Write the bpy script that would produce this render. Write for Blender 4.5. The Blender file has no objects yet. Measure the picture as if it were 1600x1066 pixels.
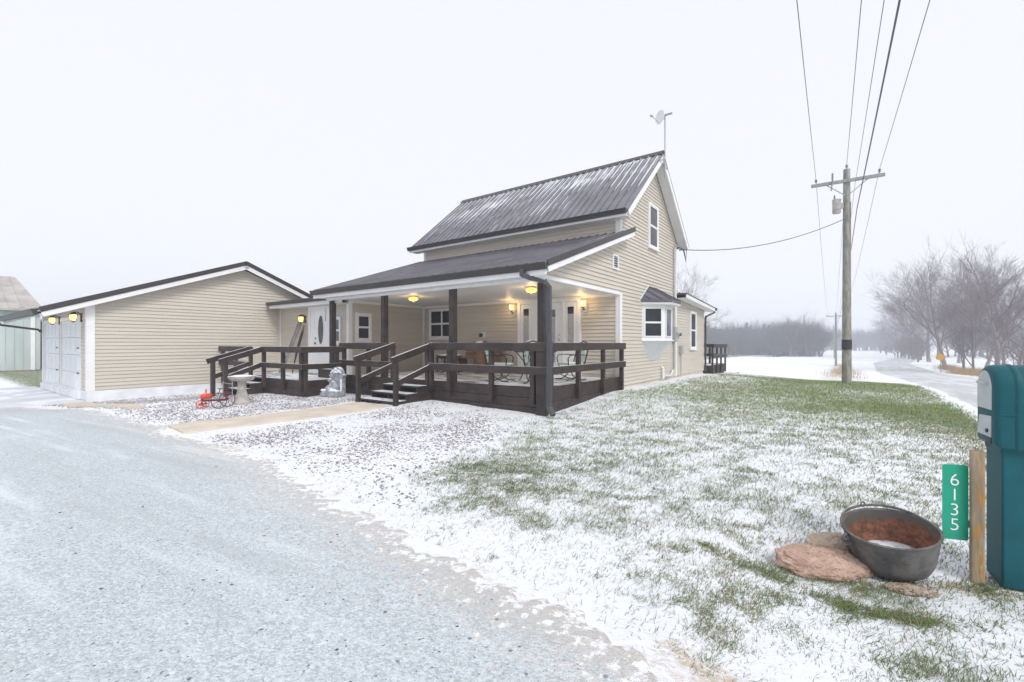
import bpy, bmesh, math, random
import numpy as np
from mathutils import Vector, Matrix, noise as mn

random.seed(7); RNG = np.random.default_rng(11)
scn = bpy.context.scene
COL = scn.collection
PI = math.pi

# ------------------------------------------------------------------ frames
# House frame: origin at the porch deck's near corner, x to the right along
# the porch front, y away along the gable wall.  World: x right, y forward.
TH = math.atan2(711.0, 972.0); CT, ST = math.cos(TH), math.sin(TH)
PX, PY = 0.626, 8.9
def L2W(x, y): return PX + CT*x + ST*y, PY - ST*x + CT*y
def W2L(X, Y):
    a, b = X - PX, Y - PY
    return CT*a - ST*b, ST*a + CT*b

# ------------------------------------------------------------------ numeric noise
def _h(ix, iy, s):
    n = (ix*374761393 + iy*668265263 + s*1442695041) & 0xffffffff
    n = ((n ^ (n >> 13))*1274126177) & 0xffffffff
    return ((n ^ (n >> 16)) & 0xffff)/65535.0
def vn(x, y, sc, s=0):
    x = np.asarray(x, float)*sc; y = np.asarray(y, float)*sc
    ix = np.floor(x).astype(np.int64); iy = np.floor(y).astype(np.int64)
    fx = x-ix; fy = y-iy
    fx = fx*fx*(3-2*fx); fy = fy*fy*(3-2*fy)
    a = _h(ix, iy, s); b = _h(ix+1, iy, s); c = _h(ix, iy+1, s); d = _h(ix+1, iy+1, s)
    return (a*(1-fx)+b*fx)*(1-fy) + (c*(1-fx)+d*fx)*fy
def fbm(x, y, sc, s=0, o=4):
    t = 0; a = .5; n = 0
    for i in range(o):
        t = t + a*vn(x, y, sc*2**i, s+i*17); n += a; a *= .5
    return t/n
def SS(t):
    t = np.clip(t, 0, 1); return t*t*(3-2*t)

# ------------------------------------------------------------------ terrain
def zone_drive_edge(lx):
    """y (house frame) of the driveway's edge on the house side"""
    return np.interp(lx, [-30, -17, -11.5, -8, -6, -3.4, -1.1, .8, 2.6, 3.9, 5.2, 7],
                         [-6.2, -6.2, -5.6, -5.0, -4.95, -4.9, -4.9, -5.15, -5.38, -5.5, -5.75, -6.3])
def terrain(X, Y):
    lx, ly = W2L(X, Y)
    z = .2*SS((ly+.3)/3.9)*(1-SS((lx-.3)/3.6))
    z = z - .16*SS((-lx-8)/3.0)*(1-SS((ly-1)/3))
    z = z - .2*SS((-lx-8)/3.0)*SS((ly-1)/3)
    z = z + .085*np.exp(-((lx+3.2)/2.2)**2-((ly+.4)/1.1)**2)
    d = np.hypot(X, Y)
    dip = np.where(d < 62, -.036*np.clip(d-19, 0, None), -1.55-.0095*(np.clip(d, 62, 160)-62))
    dip = np.where(d > 160, -2.48, dip)
    side = SS((np.asarray(X)+4)/8)
    z = z + dip*side
    return z
def tz(X, Y): return float(terrain(np.float64(X), np.float64(Y)))

# ------------------------------------------------------------------ material helpers
def newmat(name):
    m = bpy.data.materials.new(name); m.use_nodes = True
    nt = m.node_tree
    b = nt.nodes['Principled BSDF']
    return m, nt, b
def nd(nt, typ, **kw):
    n = nt.nodes.new(typ)
    for k, v in kw.items():
        if k in n.inputs: n.inputs[k].default_value = v
        else: setattr(n, k, v)
    return n
def lk(nt, a, b): nt.links.new(a, b)
def coords(nt, scale=(1, 1, 1), kind='Object', rot=(0, 0, 0)):
    t = nd(nt, 'ShaderNodeTexCoord'); m = nd(nt, 'ShaderNodeMapping')
    m.inputs['Scale'].default_value = scale; m.inputs['Rotation'].default_value = rot
    if any(rot):
        r = nd(nt, 'ShaderNodeMapping'); r.inputs['Rotation'].default_value = rot; m.inputs['Rotation'].default_value = (0, 0, 0)
        lk(nt, t.outputs[kind], r.inputs['Vector']); lk(nt, r.outputs['Vector'], m.inputs['Vector'])
    else: lk(nt, t.outputs[kind], m.inputs['Vector'])
    return m.outputs['Vector']
def noise_n(nt, vec, scale, detail=4, rough=.55, dist=0.0):
    n = nd(nt, 'ShaderNodeTexNoise')
    n.inputs['Scale'].default_value = scale; n.inputs['Detail'].default_value = detail
    n.inputs['Roughness'].default_value = rough; n.inputs['Distortion'].default_value = dist
    lk(nt, vec, n.inputs['Vector']); return n.outputs['Fac']
def rng(nt, v, a, b, c=0.0, d=1.0):
    r = nd(nt, 'ShaderNodeMapRange', interpolation_type='SMOOTHSTEP')
    r.inputs['From Min'].default_value = a; r.inputs['From Max'].default_value = b
    r.inputs['To Min'].default_value = c; r.inputs['To Max'].default_value = d
    lk(nt, v, r.inputs['Value']); return r.outputs['Result']
def mix(nt, f, a, b):
    n = nd(nt, 'ShaderNodeMix', data_type='RGBA')
    if isinstance(f, (int, float)): n.inputs[0].default_value = f
    else: lk(nt, f, n.inputs[0])
    for v, i in ((a, 6), (b, 7)):
        if isinstance(v, tuple): n.inputs[i].default_value = (*v[:3], 1)
        else: lk(nt, v, n.inputs[i])
    return n.outputs[2]
def mth(nt, op, a, b=0.0, c=None):
    n = nd(nt, 'ShaderNodeMath', operation=op)
    for i, v in enumerate((a, b, c)):
        if v is None: continue
        if isinstance(v, (int, float)): n.inputs[i].default_value = v
        else: lk(nt, v, n.inputs[i])
    return n.outputs[0]
def bump(nt, b, h, strength=.3, dist=.01):
    n = nd(nt, 'ShaderNodeBump'); n.inputs['Strength'].default_value = strength
    n.inputs['Distance'].default_value = dist
    lk(nt, h, n.inputs['Height']); lk(nt, n.outputs['Normal'], b.inputs['Normal'])
SNOW = (.80, .82, .86)
def upmask(nt, lo=.6, hi=.9):
    g = nd(nt, 'ShaderNodeNewGeometry'); s = nd(nt, 'ShaderNodeSeparateXYZ')
    lk(nt, g.outputs['Normal'], s.inputs[0]); return rng(nt, s.outputs['Z'], lo, hi)
def simple(name, col, rough=.6, var=.12, vscale=3.0, bumps=0.0, bscale=40, metal=0.0, stretch=(1, 1, 1), snow=0.0, snowscale=6, dirt=None, spec=.5):
    """one paint/stone/wood: base colour with soft variation, optional bump, optional lying snow on upward faces"""
    m, nt, b = newmat(name)
    v = coords(nt, stretch)
    n = noise_n(nt, v, vscale, 5)
    lo = tuple(c*(1-var) for c in col); hi = tuple(min(1, c*(1+var)) for c in col)
    c = mix(nt, rng(nt, n, .3, .7), lo, hi)
    if dirt:
        n2 = noise_n(nt, v, vscale*2.7, 6, .7)
        c = mix(nt, rng(nt, n2, dirt[1], dirt[1]+.12), c, dirt[0])
    if snow:
        v2 = coords(nt)
        n3 = noise_n(nt, v2, snowscale, 5, .6)
        f = mth(nt, 'MULTIPLY', upmask(nt), rng(nt, n3, .72-snow*.5, .80-snow*.5))
        c = mix(nt, f, c, SNOW)
    lk(nt, c, b.inputs['Base Color'])
    b.inputs['Roughness'].default_value = rough; b.inputs['Metallic'].default_value = metal
    b.inputs['Specular IOR Level'].default_value = spec
    if bumps:
        bump(nt, b, noise_n(nt, v, bscale, 4), bumps, .01)
    return m

M = {}
M['siding'] = simple('tan_siding', (.57, .52, .445), .55, .05, 1.2, .08, 60, stretch=(.4, .4, 6))
M['trim'] = simple('white_trim', (.80, .80, .80), .5, .04, 2)
M['soffit'] = simple('white_soffit', (.78, .78, .77), .6, .04, 2)
M['stain'] = simple('dark_brown_stain', (.034, .021, .0175), .55, .42, 4, .25, 30, stretch=(1, 1, 1), snow=.82, snowscale=4)
M['stain_bare'] = simple('dark_brown_stain_bare', (.034, .021, .0175), .55, .42, 4, .25, 30)
M['gutter'] = simple('brown_gutter', (.040, .034, .033), .4, .15, 2)
M['spout'] = simple('slate_downspout', (.055, .056, .064), .32, .15, 2)
M['found'] = simple('white_foundation', (.74, .76, .79), .8, .08, 3, .3, 25)
M['conc'] = simple('tan_concrete', (.62, .545, .455), .85, .10, 2.5, .25, 60, snow=.12, snowscale=1.1)
M['apron'] = simple('apron_concrete', (.62, .66, .70), .85, .10, 1.2, .25, 60, snow=.45, snowscale=.8)
M['door'] = simple('white_door', (.80, .82, .84), .4, .03, 2)
M['black'] = simple('black_metal', (.02, .02, .022), .45, .2, 5)
M['steel'] = simple('galvanised_steel', (.42, .43, .44), .4, .15, 6, metal=.7)
M['pvc'] = simple('white_pvc', (.75, .75, .74), .4, .04, 4)
M['meter'] = simple('grey_enamel', (.36, .38, .38), .45, .12, 6)
M['alu'] = simple('ladder_aluminium', (.38, .37, .36), .45, .2, 8, metal=.5)
M['stone'] = simple('grey_cast_stone', (.40, .37, .33), .85, .25, 5, .5, 30, snow=.75, snowscale=9, dirt=((.2, .17, .14), .62))
M['frost_stone'] = simple('snowy_cast_stone', (.30, .31, .34), .85, .35, 8, .5, 30, snow=1.0, snowscale=10)
M['snow'] = simple('lying_snow', SNOW, .75, .03, 6, .4, 18)
M['red'] = simple('red_paint', (.62, .06, .02), .45, .2, 8, snow=.35, snowscale=25)
M['rustred'] = simple('rusty_red_iron', (.11, .03, .032), .6, .4, 12)
M['teal'] = simple('teal_plastic', (.002, .085, .105), .50, .14, 5, .06, 120, dirt=None, spec=.28)
M['teal_in'] = simple('dark_teal_recess', (.003, .03, .036), .6, .1, 3)
M['palegrey'] = simple('pale_grey_plastic', (.46, .50, .52), .45, .08, 6, .1, 60)
M['sgreen'] = simple('green_sign_paint', (.0, .33, .20), .35, .06, 4)
M['swhite'] = simple('white_reflective', (.80, .84, .82), .4, .03, 4)
M['yellow'] = simple('yellow_sign_paint', (.85, .42, .0), .4, .05, 4)
M['oldwood'] = simple('grey_weathered_post', (.34, .27, .19), .85, .30, 5, .6, 30, stretch=(3, 3, .5), dirt=((.42, .21, .03), .50))
M['benchwood'] = simple('brown_bench_wood', (.22, .12, .06), .6, .3, 6, .2, 30, stretch=(.5, 3, 3))
M['barn'] = simple('pale_green_sheet_steel', (.48, .54, .53), .6, .10, .7, stretch=(3, 3, .6))
M['barnroof'] = simple('weathered_tin_roof', (.40, .38, .35), .7, .18, .6, stretch=(2, 2, 2), dirt=((.30, .25, .2), .60))
M['oldshed'] = simple('weathered_brown_boards', (.26, .2, .17), .85, .2, 2, stretch=(6, 6, .6))
M['cable'] = simple('grey_cable', (.10, .10, .11), .6, .1, 2)
M['insul'] = simple('grey_porcelain', (.20, .21, .23), .3, .15, 8)
M['rusttank'] = simple('rusty_tank', (.45, .42, .41), .6, .25, 6, dirt=((.40, .22, .12), .60))
M['brown'] = simple('brown_cushion', (.10, .07, .06), .8, .2, 6)
M['mintc'] = simple('pale_mint_cushion', (.50, .60, .56), .8, .1, 5, snow=.6, snowscale=8)
M['ceilgray'] = simple('porch_ceiling', (.74, .74, .73), .5, .03, 1)

def glass(name, col, rough=.06):
    m, nt, b = newmat(name)
    v = coords(nt); n = noise_n(nt, v, 1.3, 3)
    c = mix(nt, rng(nt, n, .35, .65), tuple(x*.7 for x in col), tuple(x*1.3 for x in col))
    lk(nt, c, b.inputs['Base Color']); b.inputs['Roughness'].default_value = rough
    b.inputs['Specular IOR Level'].default_value = .35
    return m
M['pane'] = glass('dark_window_glass', (.020, .022, .030))
M['pane_lt'] = glass('curtained_glass', (.16, .18, .20), .12)
M['frosted'] = simple('leaded_frosted_glass', (.40, .40, .40), .25, .45, 30)
M['tableglass'] = glass('frosty_table_glass', (.42, .52, .52), .15)

def lamp_glass(name, col, s):
    m, nt, b = newmat(name)
    v = coords(nt); n = noise_n(nt, v, 30, 2)
    c = mix(nt, rng(nt, n, .35, .65), tuple(x*.75 for x in col), col)
    lk(nt, c, b.inputs['Base Color']); lk(nt, c, b.inputs['Emission Color'])
    b.inputs['Emission Strength'].default_value = s; b.inputs['Roughness'].default_value = .3
    return m
M['amber'] = lamp_glass('lit_amber_glass', (1.0, .62, .20), 2.2)
M['amber_c'] = lamp_glass('lit_yellow_glass', (1.0, .68, .16), 1.1)

def roof_metal(name, snowy, z0, z1, x0, lo=(.080, .076, .092), hi=(.135, .128, .155)):
    """dark ribbed metal; thin snow lies in streaks along the ribs, mostly towards the ridge"""
    m, nt, b = newmat(name)
    v = coords(nt, (1, 1, 1))
    n = noise_n(nt, v, 1.5, 4)
    c = mix(nt, rng(nt, n, .3, .7), lo, hi)  # bluish base carries the cool sky sheen as colour
    st = noise_n(nt, coords(nt, (22, .9, .9)), 1.0, 6, .65, .2)
    big = noise_n(nt, coords(nt, (.5, .7, .7)), 1.0, 3)
    t = nd(nt, 'ShaderNodeTexCoord'); s = nd(nt, 'ShaderNodeSeparateXYZ'); lk(nt, t.outputs['Object'], s.inputs[0])
    up = rng(nt, s.outputs['Z'], z0, z1, 0, .30)
    fr = mth(nt, 'FRACT', mth(nt, 'MULTIPLY', mth(nt, 'ADD', s.outputs['X'], x0), 1/.23))
    side = mth(nt, 'MULTIPLY', rng(nt, fr, .60, .64), rng(nt, fr, .86, .74))
    tot = mth(nt, 'ADD', mth(nt, 'ADD', st, up), mth(nt, 'MULTIPLY', mth(nt, 'SUBTRACT', big, .5), .9))
    tot = mth(nt, 'ADD', tot, mth(nt, 'MULTIPLY', side, .26))
    f = rng(nt, tot, 1.11-snowy, 1.20-snowy, 0, .85)
    f = mth(nt, 'MULTIPLY', f, upmask(nt, .2, .5))
    c = mix(nt, f, c, SNOW)
    lk(nt, c, b.inputs['Base Color'])
    lk(nt, mth(nt, 'MULTIPLY_ADD', f, .5, .24), b.inputs['Roughness']); b.inputs['Specular IOR Level'].default_value = .7
    return m
M['roof'] = roof_metal('dark_ribbed_roof', .26, 4.7, 6.7, 7.75)
M['porchroof'] = roof_metal('dark_ribbed_porch_roof', .10, 3.5, 4.35, 7.62, (.072, .068, .082), (.115, .108, .13))
M['groof'] = roof_metal('dark_garage_roof', .08, 2.3, 4.1, 17.7)

def deckmat():
    m, nt, b = newmat('snowy_deck_boards')
    v = coords(nt, (.5, 2.4, 1)); n = noise_n(nt, v, 1.6, 6, .65, .4)
    w = noise_n(nt, coords(nt, (.8, 6, 1)), 4, 4)
    c = mix(nt, rng(nt, w, .3, .7), (.05, .036, .032), (.10, .075, .066))
    f = mth(nt, 'MULTIPLY', rng(nt, n, .40, .50), upmask(nt))
    c = mix(nt, f, c, SNOW)
    lk(nt, c, b.inputs['Base Color']); b.inputs['Roughness'].default_value = .65
    return m
M['deck'] = deckmat()

def bark(name, a, bcol, sc=6):
    m, nt, b = newmat(name)
    v = coords(nt, (1, 1, .25)); n = noise_n(nt, v, sc, 6, .65)
    lk(nt, mix(nt, rng(nt, n, .3, .7), a, bcol), b.inputs['Base Color'])
    b.inputs['Roughness'].default_value = .9; bump(nt, b, n, .6, .03)
    return m
M['bark'] = bark('grey_bark', (.17, .15, .145), (.29, .26, .24))
M['twig'] = bark('brown_grey_twigs', (.17, .145, .15), (.26, .22, .225))
M['far_twig'] = bark('far_wood_twigs', (.13, .11, .12), (.20, .17, .175))  # twig colour lightened to carry part of the distance haze
M['conifer'] = bark('hazed_conifer_needles', (.085, .10, .108), (.13, .145, .15), 2)  # needle colour lightened in place of thicker distance haze
M['polewood'] = bark('green_grey_pole_wood', (.17, .175, .145), (.36, .36, .31), 9)
M['armwood'] = bark('grey_crossarm_wood', (.26, .26, .27), (.4, .4, .41), 9)

def rockmat(name, a, bcol, c2):
    m, nt, b = newmat(name)
    v = coords(nt); n = noise_n(nt, v, 9, 7, .7); n2 = noise_n(nt, v, 60, 4, .7)
    c = mix(nt, rng(nt, n, .35, .62), a, bcol)
    c = mix(nt, rng(nt, n2, .52, .66), c, c2)
    n3 = noise_n(nt, v, 26, 5, .7)
    f = mth(nt, 'MULTIPLY', upmask(nt, .5, .95), rng(nt, n3, .60, .68))
    c = mix(nt, f, c, (.74, .72, .72))
    lk(nt, c, b.inputs['Base Color']); b.inputs['Roughness'].default_value = .9
    bump(nt, b, mth(nt, 'ADD', n, mth(nt, 'MULTIPLY', n2, .5)), 1.0, .05); return m
M['rock'] = rockmat('pink_granite', (.60, .385, .29), (.80, .57, .45), (.46, .31, .235))
M['rock2'] = rockmat('pale_sandstone', (.66, .50, .37), (.74, .62, .50), (.50, .37, .28))

def potmat(name, inside):
    m, nt, b = newmat(name)
    v = coords(nt); n = noise_n(nt, v, 7, 6, .68); n2 = noise_n(nt, v, 28, 5, .7)
    if inside:
        t = nd(nt, 'ShaderNodeTexCoord'); s = nd(nt, 'ShaderNodeSeparateXYZ'); lk(nt, t.outputs['Object'], s.inputs[0])
        h = mth(nt, 'ADD', s.outputs['Z'], mth(nt, 'MULTIPLY', n, .12))
        c = mix(nt, rng(nt, n2, .35, .65), (.11, .05, .032), (.30, .125, .07))
        c = mix(nt, rng(nt, h, .245, .30), c, (.11, .095, .085))
    else:
        c = mix(nt, rng(nt, n, .35, .65), (.07, .07, .075), (.17, .165, .155))
        c = mix(nt, rng(nt, n2, .58, .72), c, (.16, .10, .06))
    lk(nt, c, b.inputs['Base Color']); b.inputs['Roughness'].default_value = .6
    b.inputs['Metallic'].default_value = .15; bump(nt, b, n2, .4, .01); return m
M['pot'] = potmat('weathered_cast_iron', False); M['potin'] = potmat('rusty_cast_iron', True)

# ------------------------------------------------------------------ mesh builder
class MB:
    def __init__(s): s.v = []; s.f = []
    def add(s, vs, fs):
        o = len(s.v); s.v += [tuple(p) for p in vs]; s.f += [tuple(i+o for i in f) for f in fs]; return s
    def box(s, x0, x1, y0, y1, z0, z1):
        return s.add([(x0,y0,z0),(x1,y0,z0),(x1,y1,z0),(x0,y1,z0),(x0,y0,z1),(x1,y0,z1),(x1,y1,z1),(x0,y1,z1)],
            [(0,3,2,1),(4,5,6,7),(0,1,5,4),(1,2,6,5),(2,3,7,6),(3,0,4,7)])
    def bar(s, p, q, w, h, up=(0, 0, 1)):
        p, q = Vector(p), Vector(q); d = (q-p).normalized(); up = Vector(up)
        sd = d.cross(up)
        if sd.length < 1e-4: sd = d.cross(Vector((1, 0, 0)))
        sd.normalize(); u = sd.cross(d)
        a, b = sd*w/2, u*h/2
        vs = [p-a-b, p+a-b, p+a+b, p-a+b, q-a-b, q+a-b, q+a+b, q-a+b]
        return s.add(vs, [(0,1,2,3),(7,6,5,4),(0,4,5,1),(1,5,6,2),(2,6,7,3),(3,7,4,0)])
    def tube(s, pts, r, n=8, cap=True):
        pts = [Vector(p) for p in pts]; k = len(pts)
        rs = r if isinstance(r, (list, tuple)) else [r]*k
        d0 = (pts[1]-pts[0]).normalized()
        ref = Vector((0, 0, 1)) if abs(d0.z) < .9 else Vector((1, 0, 0))
        sd = d0.cross(ref).normalized(); o = len(s.v)
        for i, p in enumerate(pts):
            d = (pts[min(i+1, k-1)]-pts[max(i-1, 0)]).normalized()
            sd = (sd-d*sd.dot(d)); sd.normalize(); u = sd.cross(d)
            for j in range(n):
                a = 2*PI*j/n; s.v.append(tuple(p+(sd*math.cos(a)+u*math.sin(a))*rs[i]))
        for i in range(k-1):
            for j in range(n):
                j2 = (j+1) % n; s.f.append((o+i*n+j2, o+i*n+j, o+(i+1)*n+j, o+(i+1)*n+j2))
        if cap:
            s.f.append(tuple(o+j for j in range(n))); s.f.append(tuple(o+(k-1)*n+j for j in reversed(range(n))))
        return s
    def lathe(s, prof, c=(0, 0, 0), n=32, sx=1, sy=1):
        o = len(s.v); k = len(prof)
        for r, z in prof:
            for j in range(n):
                a = 2*PI*j/n; s.v.append((c[0]+r*sx*math.cos(a), c[1]+r*sy*math.sin(a), c[2]+z))
        for i in range(k-1):
            for j in range(n):
                j2 = (j+1) % n; s.f.append((o+i*n+j, o+i*n+j2, o+(i+1)*n+j2, o+(i+1)*n+j))
        return s
    def prism(s, poly, ext, plane='yz', at=0.0):
        """polygon in a plane, extruded by ext along the third axis from 'at'"""
        def P(a, b, t): return {'yz': (t, a, b), 'xz': (a, t, b), 'xy': (a, b, t)}[plane]
        n = len(poly); vs = [P(a, b, at) for a, b in poly]+[P(a, b, at+ext) for a, b in poly]
        fs = [tuple(range(n)), tuple(reversed(range(n, 2*n)))]+[(i, n+i, n+(i+1) % n, (i+1) % n) for i in range(n)]
        return s.add(vs, fs)
    def sphere(s, c, r, n=12, m=8, sz=1.0):
        prof = [(max(1e-4, r*math.sin(PI*i/m)), -r*sz*math.cos(PI*i/m)) for i in range(m+1)]
        return s.lathe(prof, c, n)
    def torus(s, c, R, r, n=24, m=6, axis='z'):
        pts = []
        for i in range(n+1):
            a = 2*PI*i/n; x, y = R*math.cos(a), R*math.sin(a)
            pts.append({'z': (c[0]+x, c[1]+y, c[2]), 'y': (c[0]+x, c[1], c[2]+y), 'x': (c[0], c[1]+x, c[2]+y)}[axis])
        return s.tube(pts, r, m, False)
    def build(s, name, mat, parent=None, smooth=False, bevel=0.0, fixn=True):
        b = BASE.get(parent.name_full, (0, 0, 0)) if parent else (0, 0, 0)
        me = bpy.data.meshes.new(name)
        me.from_pydata([(p[0]-b[0], p[1]-b[1], p[2]-b[2]) for p in s.v], [], s.f)
        if fixn:
            bm = bmesh.new(); bm.from_mesh(me); bmesh.ops.recalc_face_normals(bm, faces=bm.faces); bm.to_mesh(me); bm.free()
        me.materials.append(M[mat] if isinstance(mat, str) else mat)
        if smooth:
            me.polygons.foreach_set('use_smooth', [True]*len(me.polygons))
            try: me.set_sharp_from_angle(angle=math.radians(40))
            except Exception: pass
        o = bpy.data.objects.new(name, me); COL.objects.link(o)
        if parent: o.parent = parent; BASE[o.name_full] = b
        if bevel:
            md = o.modifiers.new('bevel', 'BEVEL'); md.width = bevel; md.segments = 2; md.limit_method = 'ANGLE'
        return o
BASE = {}
def tag(o, label, cat, group=None, kind=None):
    if label: o['label'] = label
    if cat: o['category'] = cat
    if group: o['group'] = group
    if kind: o['kind'] = kind
    return o
def thing(name, label, cat, at, group=None, rot=0.0, own=False, world=False):
    """Empty at the thing's base.  at: house frame (or world).  own: parts are written in the thing's own frame,
    otherwise in the house frame"""
    e = bpy.data.objects.new(name, None); COL.objects.link(e); e.empty_display_size = .2
    if world: e.location = at; e.rotation_euler.z = rot
    else:
        X, Y = L2W(at[0], at[1]); e.location = (X, Y, at[2]); e.rotation_euler.z = -TH+rot
    BASE[e.name_full] = (0, 0, 0) if own else tuple(at)
    return tag(e, label, cat, group)
def copy_tree(o, parent=None):
    c = o.copy(); COL.objects.link(c)
    if parent: c.parent = parent
    for ch in list(o.children): copy_tree(ch, c)
    return c

# ------------------------------------------------------------------ building pieces
def siding(poly, plane, at, out, step=.1, z_off=0.0):
    """lap siding on a convex wall polygon (a, z); plane 'x': wall at x=at, a=y; 'y': wall at y=at, a=x; out = +-1 side"""
    mb = MB()
    def span(z):
        xs = []
        n = len(poly)
        for i in range(n):
            (a0, z0), (a1, z1) = poly[i], poly[(i+1) % n]
            if abs(z1-z0) < 1e-9:
                if abs(z-z0) < 1e-6: xs += [a0, a1]
            elif min(z0, z1)-1e-9 <= z <= max(z0, z1)+1e-9: xs.append(a0+(a1-a0)*(z-z0)/(z1-z0))
        return (min(xs), max(xs)) if xs else None
    zs = sorted({z for _, z in poly}); zlo, zhi = zs[0], zs[-1]
    cuts = sorted(set([zlo, zhi]+[z for z in zs]+[z_off+k*step for k in range(int((zlo-z_off)/step)-1, int((zhi-z_off)/step)+2) if zlo < z_off+k*step < zhi]))
    def P(a, z, t):
        return (at+out*t, a, z) if plane == 'x' else (a, at+out*t, z)
    def prot(z):   # lap profile: proud at the course's bottom
        f = ((z-z_off)/step) % 1.0
        return f
    for z0, z1 in zip(cuts, cuts[1:]):
        if z1-z0 < 1e-4: continue
        s0, s1 = span(z0+1e-6), span(z1-1e-6)
        if not s0 or not s1: continue
        f0 = prot(z0+1e-5); f1 = prot(z1-1e-5)
        t0 = .024-.019*f0; t1 = .024-.019*f1
        g = .011 if f0 < .02 and z1-z0 > .03 else 0.0
        sg = span(z0+g+1e-6) or s0
        mb.add([P(sg[0], z0+g, t0), P(sg[1], z0+g, t0), P(s1[1], z1, t1), P(s1[0], z1, t1)], [(0, 1, 2, 3)])
        if g:
            mb.add([P(s0[0], z0, .001), P(s0[1], z0, .001), P(sg[1], z0+g, .001), P(sg[0], z0+g, .001), P(sg[1], z0+g, t0), P(sg[0], z0+g, t0), P(s0[0], z0, .005), P(s0[1], z0, .005)],
                   [(0, 1, 2, 3), (3, 2, 4, 5), (0, 1, 7, 6)])
    return mb
def metal_roof(x0, x1, e, r, th=.05, rib=.23, ribh=.030):
    """ribbed slab; e, r = (y, z) of the eave and ridge on its top face"""
    mb = MB()
    d = Vector((0, r[0]-e[0], r[1]-e[1])).normalized(); n = Vector((0, -d.z, d.y))
    if n.z < 0: n = -n
    E, R = Vector((0, *e)), Vector((0, *r)); t = n*th
    def at(x, p): return (x, p.y, p.z)
    mb.add([at(x0, E), at(x1, E), at(x1, R), at(x0, R), at(x0, E-t), at(x1, E-t), at(x1, R-t), at(x0, R-t)],
           [(0,1,2,3),(7,6,5,4),(0,4,5,1),(1,5,6,2),(2,6,7,3),(3,7,4,0)])
    k = int((x1-x0)/rib)
    for i in range(1, k+1):
        x = x0+(i-.5)*rib
        if x > x1-.03: break
        a, b = .028, .014; h = n*ribh
        mb.add([at(x-a, E-d*.004), at(x+a, E-d*.004), at(x+b, E-d*.004+h), at(x-b, E-d*.004+h), at(x-a, R), at(x+a, R), at(x+b, R+h), at(x-b, R+h)],
               [(0,1,2,3),(7,6,5,4),(1,5,6,2),(2,6,7,3),(3,7,4,0)])
    return mb
def window(parent, plane, at, out, a0, a1, z0, z1, fr=.07, sashes=2, cols=1, pane='pane', name='window'):
    """double-hung window: casing frame > sash bars, panes"""
    def B(mb, u0, u1, w0, w1, t0, t1):
        t1 += .022; t0 = t0+.022 if t0 > 0 else t0
        if plane == 'x': mb.box(min(at+out*t0, at+out*t1), max(at+out*t0, at+out*t1), u0, u1, w0, w1)
        else: mb.box(u0, u1, min(at+out*t0, at+out*t1), max(at+out*t0, at+out*t1), w0, w1)
    m = MB()
    B(m, a0, a0+fr, z0, z1, 0, .045); B(m, a1-fr, a1, z0, z1, 0, .045)
    B(m, a0+fr, a1-fr, z1-fr, z1, 0, .045); B(m, a0+fr, a1-fr, z0, z0+fr, 0, .05)
    B(m, a0-.015, a1+.015, z0-.03, z0-.001, 0, .065)
    f = m.build(name, 'trim', parent, bevel=.006)
    ia, ib, iz, it = a0+fr, a1-fr, z0+fr, z1-fr
    w = (ib-ia)/cols
    for c in range(cols):
        u0, u1 = ia+c*w, ia+(c+1)*w
        s = MB(); q = .03
        zm = (iz+it)/2
        zz = [(iz, zm), (zm, it)] if sashes == 2 else [(iz, it)]
        for i, (p0, p1) in enumerate(zz):
            tt = .028 if i == 0 else .036
            B(s, u0, u0+q, p0, p1, .008, tt); B(s, u1-q, u1, p0, p1, .008, tt)
            B(s, u0+q, u1-q, p0, p0+q, .008, tt); B(s, u0+q, u1-q, p1-q, p1, .008, tt)
        s.build('sash', 'trim', f)
        g = MB(); B(g, u0+q-.004, u1-q+.004, iz+q-.004, it-q+.004, .006, .019)
        g.build('pane', pane, f)
    return f

# ================================================================== FARMHOUSE
house = thing('farmhouse', 'tan sided farmhouse with dark ribbed metal roofs, tall gable and covered porch', 'house', (0, 0, 0))
ZO = .27
# main body
siding([(3.7, ZO), (8.6, ZO), (8.6, 4.92), (6.15, 6.96), (3.7, 4.92)], 'x', 0, 1, z_off=ZO).build('gable_wall', 'siding', house)
siding([(-7.35, 4.0), (0, 4.0), (0, 4.95), (-7.35, 4.95)], 'y', 3.7, -1, z_off=ZO).build('upper_wall', 'siding', house)
siding([(-7.35, .5), (0, .5), (0, 2.75), (-7.35, 2.75)], 'y', 3.7, -1, z_off=ZO).build('porch_wall', 'siding', house)
siding([(3.7, ZO), (8.6, ZO), (8.6, 4.92), (6.15, 6.96), (3.7, 4.92)], 'x', -7.35, -1, z_off=ZO).build('rear_gable_wall', 'siding', house)
siding([(-7.35, ZO), (0, ZO), (0, 4.95), (-7.35, 4.95)], 'y', 8.6, 1, z_off=ZO).build('back_wall', 'siding', house)
siding([(0.0, 2.73), (3.7, 2.73), (3.7, 4.12), (0.0, 2.86)], 'x', 0, 1, z_off=ZO).build('porch_gable_wall', 'siding', house)
m = MB().box(-7.33, -.02, 3.72, 8.58, -.4, ZO-.003); m.box(-7.3, -.03, 8.6, 12.47, -.6, ZO-.003); m.build('foundation', 'conc', house)
# corner boards
for bx_ in ((-.10, .028, 3.668, 3.70, .5, 2.70), (0.0, .032, 3.701, 3.80, ZO, 2.72), (-.10, .028, 3.668, 3.70, 4.2, 4.93), (-7.35, -7.25, 3.668, 3.70, 4.0, 4.93), (0, .032, 3.701, 3.80, 4.3, 4.93)):
    MB().box(*bx_).build('corner_board', 'trim', house)
m = MB(); m.box(0.0, .032, 8.50, 8.60, ZO, 4.85); m.build('corner_board', 'trim', house)
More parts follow.
